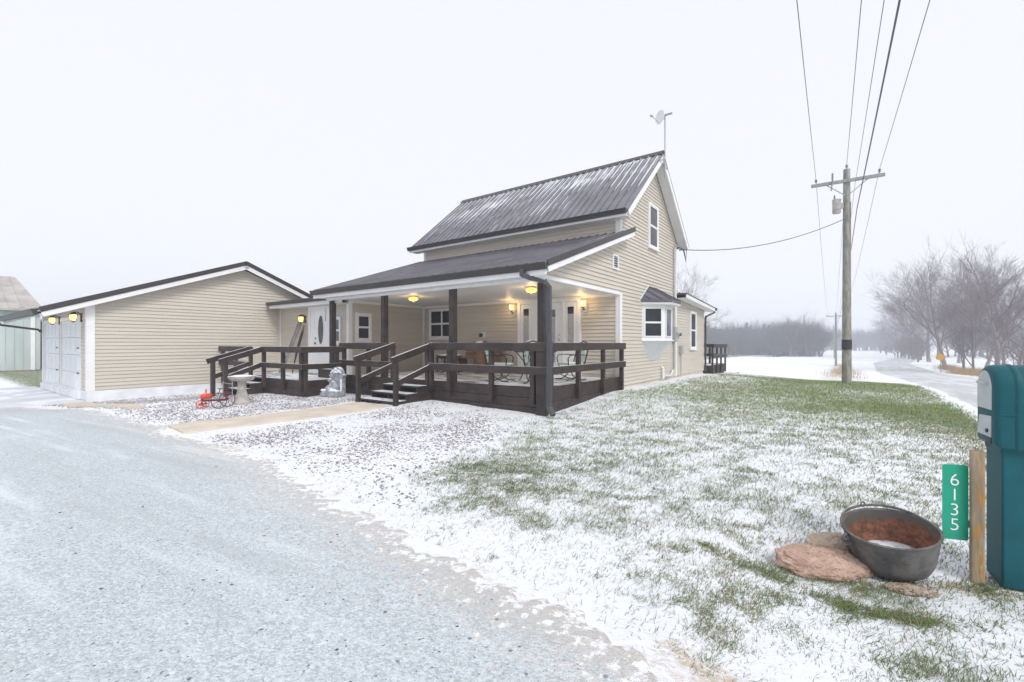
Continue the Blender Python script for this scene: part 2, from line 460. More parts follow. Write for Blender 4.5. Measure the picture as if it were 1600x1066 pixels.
# main roof
SL = .843
metal_roof(-7.75, .36, (3.35, 4.77), (6.15, 7.13)).build('main_roof', 'roof', house)
metal_roof(-7.75, .36, (8.95, 4.77), (6.15, 7.13)).build('main_roof', 'roof', house)
MB().prism([(6.02, 7.035), (6.15, 7.165), (6.28, 7.035), (6.28, 7.06), (6.15, 7.195), (6.02, 7.06)], 8.13, 'yz', -7.76).build('ridge_cap', 'gutter', house)
def rake(x, e, r, w, t, name='rake_board', mat='trim', drop=.055):
    d = Vector((0, r[0]-e[0], r[1]-e[1])).normalized(); n = Vector((0, -d.z, d.y));
    if n.z < 0: n = -n
    a = Vector((x, *e))-n*(drop+w/2); b = Vector((x, *r))-n*(drop+w/2)
    return MB().bar(a, b, t, w, n).build(name, mat, house)
rake(.345, (3.37, 4.79), (6.15, 7.13), .15, .03); rake(.345, (8.93, 4.79), (6.15, 7.13), .15, .03)
rake(-7.735, (3.37, 4.79), (6.15, 7.13), .15, .03)
# soffits under the gable overhang (two slopes) and eaves
def slab(pts, th, name, mat):
    n = (Vector(pts[1])-Vector(pts[0])).cross(Vector(pts[2])-Vector(pts[0])).normalized()*th
    v = [Vector(p) for p in pts]; v += [p-n for p in v]
    return MB().add(v, [(0,1,2,3),(7,6,5,4),(0,4,5,1),(1,5,6,2),(2,6,7,3),(3,7,4,0)]).build(name, mat, house)
for ey, sg in ((3.37, 1), (8.93, -1)):
    y0, y1 = ey, 6.15; z0, z1 = 4.79-.13, 7.13-.13
    slab([(.02, y0, z0), (.328, y0, z0), (.328, y1, z1), (.02, y1, z1)], .012, 'gable_soffit', 'soffit')
MB().box(-7.72, .325, 3.37, 3.69, 4.62, 4.64).build('eave_soffit', 'soffit', house)
MB().box(-7.73, .33, 3.325, 3.352, 4.60, 4.72).build('fascia', 'trim', house)
def gutter(x0, x1, y, z, out=-1, w=.11, h=.11):
    """K-style gutter running along x with its back at y"""
    p = [(0, 0), (w*.55, 0), (w*.75, h*.5), (w, h), (w-.012, h), (w*.68, h*.55), (w*.5, .012), (.012, .012), (.012, h), (0, h)]
    m = MB().prism([(y+out*a, z+b) for a, b in p], x1-x0, 'yz', x0)
    m.prism([(y+out*a, z+b) for a, b in p[:4]+[(0, h)]], .012, 'yz', x0-.012); m.prism([(y+out*a, z+b) for a, b in p[:4]+[(0, h)]], .012, 'yz', x1)
    return m
gutter(-7.74, .34, 3.322, 4.66, h=.115, w=.1).build('gutter', 'gutter', house)
# porch roof
metal_roof(-7.62, .30, (-.38, 2.90), (3.68, 4.30), .04).build('porch_roof', 'porchroof', house)
rake(.285, (-.36, 2.9), (3.95, 4.393), .13, .03, drop=.045); rake(-7.6, (-.36, 2.9), (3.68, 4.3), .13, .03, drop=.045)
rake(.308, (-.38, 2.93), (4.0, 4.44), .12, .02, 'rake_flashing', 'gutter', drop=-.02)
MB().box(-7.60, .27, -.36, -.335, 2.68, 2.80).build('fascia', 'trim', house)
gutter(-7.62, .29, -.362, 2.775, h=.12, w=.11).build('gutter', 'gutter', house)
MB().box(-7.58, .02, -.333, 3.68, 2.70, 2.72).build('porch_ceiling', 'ceilgray', house)
m = MB().box(-7.56, .0, .03, .05, 2.64, 2.699); m.box(-7.33, -.05, 3.64, 3.68, 2.63, 2.698); m.box(-7.34, -7.30, .7, 3.62, 2.63, 2.698); m.build('ceiling_trim', 'trim', house)
slab([(.03, -.34, 2.735), (.27, -.34, 2.735), (.27, 3.68, 4.14), (.03, 3.68, 4.14)], .01, 'porch_rake_soffit', 'soffit')
MB().box(0.0, .026, -.33, 3.68, 2.66, 2.735).build('porch_beam_trim', 'trim', house)
for x in (-7.38, -5.01, -2.55, -.12):
    MB().box(x-.07, x+.07, .05, .19, .35 if x < -7 else .5, 2.70).build('porch_post', 'stain_bare', house, bevel=.006)
# porch downspout with its offsets
def spout(pts, w=.075, d=.055, name='downspout'):
    m = MB()
    for p, q in zip(pts, pts[1:]):
        dd = (Vector(q)-Vector(p)).normalized()
        m.bar(Vector(p)-dd*.02, Vector(q)+dd*.02, w, d, (0, 1, 0) if abs(dd.z) > .9 else (0, 0, 1))
    return m.build(name, 'spout', house, bevel=.008)
spout([(-.22, -.42, 2.80), (-.22, -.42, 2.70), (.10, -.12, 2.56), (.14, -.05, 2.48), (.14, -.05, 1.60), (.25, -.20, 1.42), (.25, -.22, .20), (.38, -.30, .08)], .095, .08)
# porch door with two sidelights
def fbox(name, mat, parent, x0, x1, z0, z1, y, t0, t1, bevel=.004):
    t0 += .014; t1 += .014
    return MB().box(x0, x1, y-t1, y-t0, z0, z1).build(name, mat, parent, bevel=bevel)
m = MB(); Y0 = 3.7
for a, b in ((-3.22, -3.12), (-2.70, -2.62), (-1.70, -1.62), (-1.20, -1.10)): m.box(a, b, Y0-.085, Y0, .5, 2.64)
m.box(-3.22, -1.10, Y0-.088, Y0, 2.56, 2.66)
fr = m.build('door_frame', 'trim', house, bevel=.006)
d = fbox('front_door', 'door', house, -2.62, -1.70, .52, 2.555, Y0, .012, .05)
fbox('pane', 'frosted', d, -2.42, -1.90, .85, 2.12, Y0, .045, .056); fbox('pane', 'pane_lt', d, -2.42, -1.90, 2.14, 2.36, Y0, .045, .058)
m = MB()
for a, b, c, e in ((-2.46, -2.42, .81, 2.40), (-1.90, -1.86, .81, 2.40), (-2.42, -1.90, .81, .85), (-2.42, -1.90, 2.36, 2.40)): m.box(a, b, Y0-.080, Y0-.059, c, e)
m.build('glazing_bead', 'trim', d)
MB().sphere((-1.78, Y0-.09, 1.50), .032).build('door_knob', 'steel', d, True); MB().sphere((-1.78, Y0-.07, 1.64), .022).build('deadbolt', 'steel', d, True)
for a, b in ((-3.12, -2.70), (-1.62, -1.20)):
    sl = fbox('sidelight', 'door', house, a, b, .52, 2.555, Y0, .012, .045)
    fbox('pane', 'frosted', sl, a+.11, b-.11, 1.40, 2.22, Y0, .04, .052); fbox('pane', 'pane', sl, a+.11, b-.11, 2.22, 2.42, Y0, .04, .053)
    m = MB()
    for p, q, c, e in ((a+.08, a+.11, 1.37, 2.45), (b-.11, b-.08, 1.37, 2.45), (a+.11, b-.11, 1.37, 1.40), (a+.11, b-.11, 2.42, 2.45)): m.box(p, q, Y0-.074, Y0-.054, c, e)
    m.build('glazing_bead', 'trim', sl)
window(house, 'y', 3.7, -1, -7.06, -5.82, 1.54, 2.60, cols=2)
window(house, 'x', 0, 1, 5.78, 6.60, 4.27, 5.62)
window(house, 'x', 0, 1, 10.28, 11.10, 1.17, 2.62)
# louvre vent
m = MB().box(.012, .05, 3.20, 3.24, 3.28, 3.66); m.box(.012, .05, 3.50, 3.54, 3.28, 3.66); m.box(.012, .05, 3.24, 3.50, 3.62, 3.66); m.box(.012, .05, 3.24, 3.50, 3.28, 3.32)
vf = m.build('louvre_vent', 'trim', house)
MB().box(.012, .028, 3.24, 3.50, 3.32, 3.62).build('vent_opening', 'black', vf)
m = MB()
for i in range(5): m.bar((.038, 3.24, 3.345+i*.06), (.038, 3.50, 3.345+i*.06), .03, .008, (.6, 0, .8))
m.build('slat', 'trim', vf)
# socket on the porch wall
s = MB().box(-4.68, -4.52, 3.655, 3.685, 1.58, 1.76).build('outlet_block', 'trim', house); MB().box(-4.73, -4.60, 3.60, 3.655, 1.60, 1.72).build('outlet_cover', 'black', s, bevel=.02)
# bay window
by0, by1, bd = 5.30, 7.02, .50
bpoly = [(0.0, by0), (bd, by0+.48), (bd, by1-.48), (0.0, by1)]
bay = MB().prism([(x, y) for x, y in bpoly], 1.02, 'xy', 1.50).build('bay_window', 'trim', house)
m = MB()
for i in range(3):
    a, b = Vector((*bpoly[i], 0)), Vector((*bpoly[i+1], 0))
    dr = (b-a).normalized(); n = Vector((dr.y, -dr.x, 0))
    Lg = (b-a).length
    w0, w1 = (.07, Lg-.07) if i != 1 else (.12, Lg-.12)
    p = MB()
    def q(u, z, t): v = a+dr*u+n*t; return (v.x, v.y, z)
    def plate(mb, u0, u1, z0, z1, t):
        mb.add([q(u0, z0, .001), q(u1, z0, .001), q(u1, z1, .001), q(u0, z1, .001), q(u0, z0, t), q(u1, z0, t), q(u1, z1, t), q(u0, z1, t)],
               [(0,1,2,3),(7,6,5,4),(0,4,5,1),(1,5,6,2),(2,6,7,3),(3,7,4,0)])
    plate(p, w0, w1, 1.58, 2.44, .006); p.build('pane', 'pane' if i != 1 else 'pane_lt', bay)
    s = MB(); e = .035
    plate(s, w0, w0+e, 1.58, 2.44, .022); plate(s, w1-e, w1, 1.58, 2.44, .022)
    plate(s, w0+e, w1-e, 1.58, 1.58+e, .022); plate(s, w0+e, w1-e, 2.44-e, 2.44, .022)
    if i != 1: plate(s, w0+e, w1-e, 1.98, 2.03, .024)
    s.build('sash', 'trim', bay)
m = MB().add([(bd+.04, by0+.46, 1.50), (bd+.04, by1-.46, 1.50), (0, by1+.06, 1.50), (0, by0-.06, 1.50),
              (bd+.04, by0+.46, 1.465), (bd+.04, by1-.46, 1.465), (0, by1+.06, 1.465), (0, by0-.06, 1.465)],
             [(0,1,2,3),(7,6,5,4),(0,4,5,1),(1,5,6,2),(2,6,7,3),(3,7,4,0)]); m.build('sill', 'trim', bay)
# sloping apron under the bay
m = MB().add([(bd, by0+.48, 1.464), (bd, by1-.48, 1.464), (0, by1, 1.464), (0, by0, 1.464), (.02, by0+.60, .88), (.02, by1-.60, .88), (0, by1-.6, .88), (0, by0+.6, .88)],
             [(0,1,2,3),(0,4,5,1),(0,3,7,4),(1,5,6,2),(4,7,6,5)]); m.build('bay_apron', simple('pale_grey_panel', (.62, .66, .68), .5, .05, 2), bay)
# bay roof: hipped, dark metal
ov = .24
e = [(0.0, by0-.14), (bd+ov, by0+.42), (bd+ov, by1-.42), (0.0, by1+.14)]
tp = [(0.0, by0+.55), (.0, by1-.55)]
m = MB(); zz = 2.66
m.add([(x, y, zz) for x, y in e]+[(0, tp[0][1], 3.10), (0, tp[1][1], 3.10)], [(0,1,4),(1,2,5,4),(2,3,5)])
for (x, y), (x2, y2) in zip(e, e[1:]): m.add([(x, y, zz-.085), (x2, y2, zz-.085), (x2, y2, zz), (x, y, zz)], [(0,1,2,3)])
def rib(m, p, q): m.bar(p, q, .03, .03)
A, B = Vector((*e[0], zz)), Vector((*e[1], zz)); C, D = Vector((0, tp[0][1], 3.10)), Vector((0, tp[1][1], 3.10)); E2 = Vector((*e[2], zz)); F2 = Vector((*e[3], zz))
up = Vector((0, 0, .01))
rib(m, B+up, C+up); rib(m, E2+up, D+up)
for t in (.35, .7): rib(m, A.lerp(B, t)+up, A.lerp(C, t)+up) ; rib(m, B.lerp(E2, t)+up, C.lerp(D, t)+up); rib(m, F2.lerp(E2, t)+up, F2.lerp(D, t)+up)
m.build('bay_roof', 'porchroof', bay)
m = MB().add([(x, y, 2.574) for x, y in e]+[(x, y, 2.52) for x, y in [(0, by0-.1), (bd+ov-.03, by0+.43), (bd+ov-.03, by1-.43), (0, by1+.1)]], [(0,1,2,3),(7,6,5,4),(0,4,5,1),(1,5,6,2),(2,6,7,3)])
m.build('bay_fascia', 'trim', bay)
m = MB(); rib(m, (.012, by0-.16, 2.66), (.012, by0+.55, 3.125)); m.build('flashing', 'trim', bay)
# rear addition (its low roof runs away from the gable)
siding([(8.62, ZO), (12.5, ZO), (12.5, 2.74), (8.62, 2.95)], 'x', -.012, 1, z_off=ZO).build('addition_wall', 'siding', house)
siding([(-7.3, ZO), (-.02, ZO), (-.02, 2.74), (-7.3, 2.74)], 'y', 12.5, 1, z_off=ZO).build('addition_back_wall', 'siding', house)
metal_roof(-7.6, .36, (12.95, 2.90), (8.62, 3.14), .05).build('addition_roof', 'porchroof', house)
m = MB().bar((.34, 8.64, 3.03), (.34, 12.92, 2.80), .03, .12); m.build('addition_rake_board', 'trim', house)
slab([(.0, 8.64, 2.975), (.325, 8.64, 2.975), (.325, 12.92, 2.745), (.0, 12.92, 2.745)], .01, 'addition_soffit', 'soffit')
gutter(-7.6, .40, 12.955, 2.77, 1).build('gutter', 'gutter', house)
spout([(.30, 13.0, 2.80), (.30, 13.0, 2.70), (.06, 12.62, 2.52), (.05, 12.56, 2.44), (.05, 12.56, .22)])
# entry wing between house and garage
siding([(-11.49, .2), (-7.35, .2), (-7.35, 2.72), (-11.49, 2.72)], 'y', .65, -1, z_off=ZO).build('entry_wall', 'siding', house)
siding([(.65, .2), (3.7, .2), (3.7, 2.75), (.65, 2.75)], 'x', -7.35, 1, z_off=ZO).build('porch_side_wall', 'siding', house)
siding([(-11.49, .2), (-7.36, .2), (-7.36, 3.4), (-11.49, 3.4)], 'y', 6.2, 1, z_off=ZO).build('entry_back_wall', 'siding', house)
for bx_ in ((-7.46, -7.32, .618, .65, .42, 2.72), (-7.35, -7.318, .651, .74, .42, 2.72), (-7.352, -7.30, 3.60, 3.668, .5, 2.69), (-11.46, -11.40, .618, .65, .42, 2.58)):
    MB().box(*bx_).build('corner_board', 'trim', house)
metal_roof(-11.4, -6.95, (.12, 2.78), (6.2, 3.55), .05).build('entry_roof', 'porchroof', house)
MB().box(-11.2, -6.98, .14, .165, 2.58, 2.70).build('fascia', 'trim', house)
MB().box(-11.2, -7.36, .166, .63, 2.60, 2.62).build('entry_soffit', 'soffit', house)
gutter(-11.25, -7.0, .138, 2.68, h=.1).build('gutter', 'gutter', house)
# entry door and its oval light
m = MB()
for a, b in ((-9.50, -9.40), (-9.22, -9.16), (-8.36, -8.28)): m.box(a, b, .570, .65, .42, 2.56)
m.box(-9.50, -8.28, .566, .65, 2.50, 2.59); m.build('door_frame', 'trim', house, bevel=.005)
fbox('sidelight', 'door', house, -9.40, -9.22, .43, 2.50, .65, .012, .04)
d = fbox('entry_door', 'door', house, -9.16, -8.36, .43, 2.50, .65, .012, .05)
def oval(rx, rz, t0, t1, y, cx, cz, n=32):
    m = MB(); p = [(cx+rx*math.cos(2*PI*i/n), cz+rz*math.sin(2*PI*i/n)) for i in range(n)]
    return m.prism(p, t1-t0, 'xz', y-t1)
oval(.175, .50, .059, .080, .65, -8.76, 1.83).build('oval_frame', 'trim', d); oval(.14, .455, .064, .088, .65, -8.76, 1.83).build('pane', glass('grey_oval_glass', (.09, .09, .10), .2), d)
MB().sphere((-9.07, .56, 1.40), .03).build('door_knob', 'black', d, True); MB().sphere((-9.07, .575, 1.56), .024).build('deadbolt', 'black', d, True)
m = MB().tube([(-8.50, .59, 2.5), (-8.50, .585, 2.12), (-8.54, .585, 2.10)], .012, 6); m.build('door_hook', 'black', d)
window(house, 'y', .65, -1, -8.12, -7.72, 1.38, 2.22, fr=.06, pane='pane_lt')
window(house, 'x', -7.35, 1, .84, 1.42, 1.45, 2.34, fr=.08)

# ================================================================== GARAGE
GX0, GX1, GY0, GY1, GR = -17.4, -11.49, -4.45, 3.3, -.60
gar = thing('garage', 'low tan sided garage with white overhead doors at its end, left of the house', 'garage', (-11.5, -4.45, -.15))
ztop = 2.62
siding([(GY0, .13), (GY1, .13), (GY1, 2.40), (GR, 3.86), (GY0, 2.44)], 'x', GX1, 1, z_off=.13).build('gable_wall', 'siding', gar)
siding([(GY0, .13), (GY1, .13), (GY1, 2.40), (GR, 3.86), (GY0, 2.44)], 'x', GX0, -1, z_off=.13).build('gable_wall', 'siding', gar)
siding([(GX0, .13), (GX1, .13), (GX1, 2.45), (GX0, 2.45)], 'y', GY1, 1, z_off=.13).build('back_wall', 'siding', gar)
siding([(GX0, 2.08), (GX1, 2.08), (GX1, 2.46), (GX0, 2.46)], 'y', GY0, -1, z_off=.13).build('front_wall', 'siding', gar)
for a, b in ((-17.4, -17.1), (-14.9, -14.6), (-12.2, GX1)):
    siding([(a, .13), (b, .13), (b, 2.08), (a, 2.08)], 'y', GY0, -1, z_off=.13).build('front_wall', 'siding', gar)
MB().box(GX0-.02, GX1+.03, GY0-.03, GY1, -.6, .128).build('foundation', 'found', gar)
for bx_ in ((GX1-.12, GX1+.034, GY0-.034, GY0, .13, 2.46), (GX1, GX1+.032, GY0+.001, GY0+.14, .13, 2.48), (GX0, GX0+.16, GY0-.034, GY0, .13, 2.45)):
    MB().box(*bx_).build('corner_board', 'trim', gar)
metal_roof(GX0-.3, GX1+.3, (-5.42, 2.26), (GR, 4.08), .05).build('roof', 'groof', gar)
metal_roof(GX0-.3, GX1+.3, (4.2, 2.12), (GR, 4.08), .05).build('roof', 'groof', gar)
def grake(x, e, r, w=.15, drop=.11, mat='trim', t=.03, name='rake_board'):
    d = Vector((0, r[0]-e[0], r[1]-e[1])).normalized(); n = Vector((0, -d.z, d.y))
    if n.z < 0: n = -n
    return MB().bar(Vector((x, *e))-n*(drop+w/2), Vector((x, *r))-n*(drop+w/2), t, w, n).build(name, mat, gar)
for e in ((-5.40, 2.27), (4.18, 2.13)):
    grake(GX1+.285, e, (GR, 4.08), .13, .10); grake(GX1+.305, e, (GR, 4.09), .13, -.02, 'gutter', .02, 'rake_flashing')
    grake(GX0-.285, e, (GR, 4.08), .13, .10)
    n0 = -.16
    v = [(GX1+.02, e[0], e[1]+n0), (GX1+.27, e[0], e[1]+n0), (GX1+.27, GR, 4.08+n0), (GX1+.02, GR, 4.08+n0)]
    MB().add(v+[(a, b, c+.01) for a, b, c in v], [(0,1,2,3),(7,6,5,4),(0,4,5,1),(1,5,6,2),(2,6,7,3),(3,7,4,0)]).build('soffit', 'soffit', gar)
MB().box(GX0-.28, GX1+.27, -5.40, -4.46, 2.05+.02, 2.09).build('eave_soffit', simple('tan_soffit', (.55, .47, .38), .6, .04), gar) if False else None
v = [(GX0-.27, -5.38, 2.10), (GX1+.27, -5.38, 2.10), (GX1+.27, GY0-.02, 2.45), (GX0-.27, GY0-.02, 2.45)]
MB().add(v+[(a, b, c+.012) for a, b, c in v], [(0,1,2,3),(7,6,5,4),(0,4,5,1),(1,5,6,2),(2,6,7,3),(3,7,4,0)]).build('eave_soffit', 'trim', gar)
gutter(GX0-.30, GX1+.29, -5.43, 2.11, h=.13, w=.12).build('gutter', 'gutter', gar)
m = MB()
for p, q in zip([(-17.6, -5.49, 2.12), (-17.6, -5.42, 2.0), (-17.45, -4.55, 1.86)], [(-17.6, -5.42, 2.0), (-17.45, -4.55, 1.86), (-17.45, -4.50, 1.78)]): m.bar(p, q, .09, .07)
m.bar((-17.47, -4.50, 1.80), (-17.47, -4.3, 1.74), .09, .07); m.bar((-17.47, -4.3, 1.76), (-17.47, -4.3, -.2), .09, .07, (0, 1, 0)); m.build('downspout', 'gutter', gar, bevel=.008)
# overhead doors
for a, b in ((-17.1, -14.9), (-14.6, -12.2)):
    m = MB()
    n = 4; hgt = (2.06-.08)/n
    for i in range(n):
        m.box(a, b, GY0+.012, GY0+.05, .08+i*hgt+.004, .08+(i+1)*hgt-.004)
        for k in range(4):
            w = (b-a)/4; m.box(a+k*w+.07, a+(k+1)*w-.07, GY0+.004, GY0+.012, .08+i*hgt+.07, .08+(i+1)*hgt-.07)
    gd = m.build('overhead_door', 'door', gar, bevel=.006)
    m = MB().box(a-.10, a, GY0-.022, GY0+.05, .08, 2.06); m.box(b, b+.10, GY0-.022, GY0+.05, .08, 2.06); m.box(a-.10, b+.10, GY0-.024, GY0+.05, 2.06, 2.16); m.build('door_casing', 'trim', gd)
    m = MB().box(b-.35, b-.27, GY0-.03, GY0+.004, .55, .58); m.box(b-.35, b-.27, GY0-.03, GY0+.004, 1.25, 1.28); m.build('handle', 'black', gd)
    MB().box(a-.12, b+.12, GY0-.10, GY0+.03, -.12, .075).build('door_sill', 'found', gd)

# ================================================================== DECKS
def zt_l(x, y): X, Y = L2W(x, y); return tz(X, Y)
pd = thing('porch_deck', 'dark brown stained porch deck with two board railings and front steps', 'deck', (0, 0, 0))
# floor boards run along x
m = MB(); y = .02
while y < 3.66: m.box(-6.5, -.02, y, y+.135, .455, .498); y += .14
m.build('deck_floor', 'deck', pd)
def skirt(p, q, z0s, tops, name='skirt_board', parent=None, th=.04, mat='stain_bare'):
    for z0, z1 in zip(tops, tops[1:]):
        MB().bar((p[0], p[1], (z0+z1)/2), (q[0], q[1], (z0+z1)/2), th, z1-z0-.006).build(name, mat, parent, bevel=.004)
skirt((-6.5, -.02), (.04, -.02), 0, [-.12, .13, .31, .53], parent=pd)
skirt((.02, .0), (.02, 3.68), 0, [-.02, .24, .53], parent=pd)
def rail(parent, p, q, z0, z1, th=.04, name='rail', mat='stain'):
    zc = (z0+z1)/2; return MB().bar((p[0], p[1], zc), (q[0], q[1], zc), th, z1-z0).build(name, mat, parent, bevel=.004)
TOP, LOW = (1.245, 1.41), (.79, .94)
for z0, z1 in (TOP, LOW):
    rail(pd, (-3.12, -.155), (.16, -.155), z0, z1); rail(pd, (.155, -.17), (.155, 3.70), z0, z1)
    rail(pd, (-6.62, -.155), (-4.36, -.155), z0, z1)
for x in (-3.17, -2.47, -1.25, -.20): MB().box(x-.045, x+.045, -.133, -.043, .20, 1.40).build('railing_post', 'stain_bare', pd, bevel=.004)
MB().box(-.10, .132, -.132, -.045, -.05, 1.40).build('railing_post', 'stain_bare', pd, bevel=.004)
for x in (-6.5, -5.4, -4.42): MB().box(x-.045, x+.045, -.133, -.043, .20, 1.40).build('railing_post', 'stain_bare', pd, bevel=.004)
for y in (.10, 1.25, 2.50, 3.62): MB().box(.043, .133, y-.045, y+.045, .20, 1.40).build('railing_post', 'stain_bare', pd, bevel=.004)
# front steps
SX0, SX1 = -4.36, -3.06
for i, (yy, zz) in enumerate(((-.30, .42), (-.62, .27), (-.94, .13))):
    MB().box(SX0+.02, SX1-.02, yy-.17, yy+.14, zz-.04, zz).build('stair_tread', 'stain', pd, bevel=.004)
for x in (SX0+.04, (SX0+SX1)/2, SX1-.04):
    MB().prism([(-.05, .40), (-.05, .0), (-.75, -.08), (-1.08, -.08), (-1.08, .088), (-.80, .088), (-.80, .228), (-.48, .228), (-.48, .378), (-.18, .378), (-.18, .44)], .04, 'yz', x-.02).build('stringer', 'stain_bare', pd)
for x, sgn in ((SX0-.01, -1), (SX1+.02, 1)):
    MB().box(x-.045, x+.045, -1.18, -1.09, -.05, 1.00).build('stair_post', 'stain_bare', pd, bevel=.004)
    xo = x
    MB().bar((xo, -.06, 1.35), (xo, -1.24, 1.02), .05, .15).build('handrail', 'stain', pd, bevel=.004)
    MB().bar((xo, -.08, .87), (xo, -1.12, .52), .04, .13).build('handrail', 'stain', pd, bevel=.004)
MB().box(SX1-.02, SX1+.06, -.135, -.043, .3, 1.40).build('stair_post', 'stain_bare', pd)

sd = thing('side_deck', 'lower dark brown deck at the white entry door, with railing and its own steps', 'deck', (-9.0, -.3, 0))
DZ = .41
m = MB(); y = -1.17
while y < .60: m.box(-11.44, -6.62, y, y+.135, DZ-.045, DZ-.002); y += .14
m.build('deck_floor', 'deck', sd)
skirt((-8.66, -1.19), (-6.58, -1.19), 0, [-.25, .02, .21, .42], parent=sd)
skirt((-11.44, -1.19), (-9.42, -1.19), 0, [-.3, .0, .21, .42], parent=sd)
skirt((-6.60, -1.17), (-6.60, -.2), 0, [-.2, .2, .42], parent=sd)
T2, L2 = (1.155, 1.31), (.72, .86)
for z0, z1 in (T2, L2):
    rail(sd, (-8.70, -1.325), (-6.44, -1.325), z0, z1); rail(sd, (-6.455, -1.34), (-6.455, -.19), z0, z1)
    rail(sd, (-11.44, -1.325), (-9.38, -1.325), z0, z1)
for x in (-8.62, -7.55, -6.62): MB().box(x-.045, x+.045, -1.303, -1.213, .12, 1.30).build('railing_post', 'stain_bare', sd, bevel=.004)
for x in (-11.30, -10.4, -9.42): MB().box(x-.045, x+.045, -1.303, -1.213, .12, 1.30).build('railing_post', 'stain_bare', sd, bevel=.004)
for y in (-1.20, -.30): MB().box(-6.567, -6.477, y-.045, y+.045, .10, 1.30).build('railing_post', 'stain_bare', sd, bevel=.004)
for yy, zz in ((-1.42, .28), (-1.74, .14)): MB().box(-9.40, -8.66, yy-.17, yy+.14, zz-.04, zz).build('stair_tread', 'stain', sd, bevel=.004)
for x in (-9.38, -8.68): MB().prism([(-1.22, .36), (-1.22, -.25), (-1.95, -.25), (-1.95, .10), (-1.60, .10), (-1.60, .24), (-1.28, .24)], .04, 'yz', x-.02).build('stringer', 'stain_bare', sd)
for x in (-9.44, -8.64):
    MB().box(x-.05, x+.05, -2.30, -2.20, -.25, .92).build('stair_post', 'stain_bare', sd, bevel=.004)
    MB().bar((x, -1.24, 1.25), (x, -2.40, .90), .05, .15).build('handrail', 'stain', sd, bevel=.004)
    MB().bar((x, -1.24, .82), (x, -2.24, .46), .04, .13).build('handrail', 'stain', sd, bevel=.004)

st = thing('deck_box', 'low dark wooden box at the foot of the corner porch post', 'box', (-7.3, -.02, DZ))
m = MB().box(-7.65, -6.85, -.18, .02, DZ, DZ+.22); m.build('box_body', 'stain_bare', st, bevel=.005)
MB().box(-7.67, -6.83, -.20, .03, DZ+.221, DZ+.25).build('box_lid', 'stain', st, bevel=.004)

rd = thing('rear_deck', 'small dark brown railed deck behind the far corner of the house', 'deck', (-.5, 13.5, -.3))
rz = .45
m = MB(); y = 12.75
while y < 15.1: m.box(-3, .2, y, y+.135, rz-.04, rz); y += .14
m.build('deck_floor', 'deck', rd)
skirt((.22, 12.72), (.22, 15.25), 0, [-.5, .05, .25, .47], parent=rd); skirt((-3, 15.25), (.22, 15.25), 0, [-.5, .1, .47], parent=rd)
skirt((-.2, 12.71), (.2, 12.71), 0, [-.5, .05, .25, .47], parent=rd)
for z0, z1 in ((1.21, 1.37), (.78, .92)):
    rail(rd, (.33, 12.7), (.33, 15.4), z0, z1); rail(rd, (-3, 15.38), (.34, 15.38), z0, z1)
for y in (12.78, 13.6, 14.4, 15.28): MB().box(.245, .308, y-.045, y+.045, .1, 1.36).build('railing_post', 'stain_bare', rd)
for x in (-.4, -1.4): MB().box(x-.045, x+.045, 15.28, 15.355, .1, 1.36).build('railing_post', 'stain_bare', rd)
MB().box(-.1, .75, 15.0, 15.9, -.6, .05).build('stair_tread', 'stain', rd)

# ================================================================== LAMPS
def bulb(t, at, e):
    l = bpy.data.lights.new('bulb', 'POINT'); l.energy = e; l.color = (1, .68, .32); l.shadow_soft_size = .06
    o = bpy.data.objects.new('bulb', l); COL.objects.link(o); o.parent = t; o.location = at
def sconce(label, x, y, z, rot=0.0, group='tulip wall lamps beside the porch door'):
    t = thing('wall_lamp', label, 'lamp', (x, y, z), group, rot, own=True)
    MB().box(-.06, .06, -.035, 0, -.11, .09).build('mounting_block', 'trim', t, bevel=.006)
    m = MB().tube([(0, -.03, -.03), (0, -.10, -.06), (0, -.14, -.02), (0, -.14, .02)], .014, 8); m.lathe([(.001, .01), (.045, .012), (.05, .03), (.03, .05)], (0, -.14, 0), 16); m.build('arm', 'black', t, True)
    bulb(t, (0, -.30, .14), 3.0)
    MB().lathe([(.035, .03), (.06, .07), (.072, .12), (.065, .16), (.085, .19), (.07, .188), (.055, .16), (.06, .12), (.05, .07), (.02, .035)], (0, -.14, 0), 16).build('lamp_shade', 'amber', t, True)
    return t
sconce('lit tulip lamp on the porch wall left of the front door', -3.38, 3.685, 2.36)
sconce('lit tulip lamp on the porch wall right of the front door', -.98, 3.685, 2.36)
def lantern(label, x, y, z, rot=0.0, group=None):
    t = thing('wall_lantern', label, 'lamp', (x, y, z), group, rot, own=True)
    m = MB().box(-.055, .055, -.02, 0, -.12, .12); m.tube([(0, -.02, .08), (0, -.09, .15), (0, -.16, .13)], .014, 8); m.build('back_plate', 'black', t)
    m = MB().lathe([(.001, .15), (.03, .14), (.085, .09), (.09, .075), (.001, .078)], (0, -.16, 0), 16); m.lathe([(.001, -.14), (.03, -.13), (.05, -.10), (.001, -.10)], (0, -.16, 0), 16)
    for k in range(4):
        a = PI/4+k*PI/2; m.tube([(.082*math.cos(a), -.16+.082*math.sin(a), .08), (.086*math.cos(a), -.16+.086*math.sin(a), 0), (.05*math.cos(a), -.16+.05*math.sin(a), -.11)], .006, 5)
    m.build('cage', 'black', t)
    MB().lathe([(.001, -.10), (.045, -.095), (.075, -.02), (.078, .03), (.07, .074), (.001, .076)], (0, -.16, 0), 16).build('lamp_globe', 'amber', t, True)
    return t
G3 = 'round lanterns beside the garage doors'
lantern('lit round lantern between the two garage doors', -14.75, GY0-.02, 2.10, 0, G3)
lantern('lit round lantern at the near corner of the garage', -12.05, GY0-.02, 2.10, 0, G3)
lantern('lit black lantern on the entry wall above the leaning ladder', -9.78, .635, 2.20)
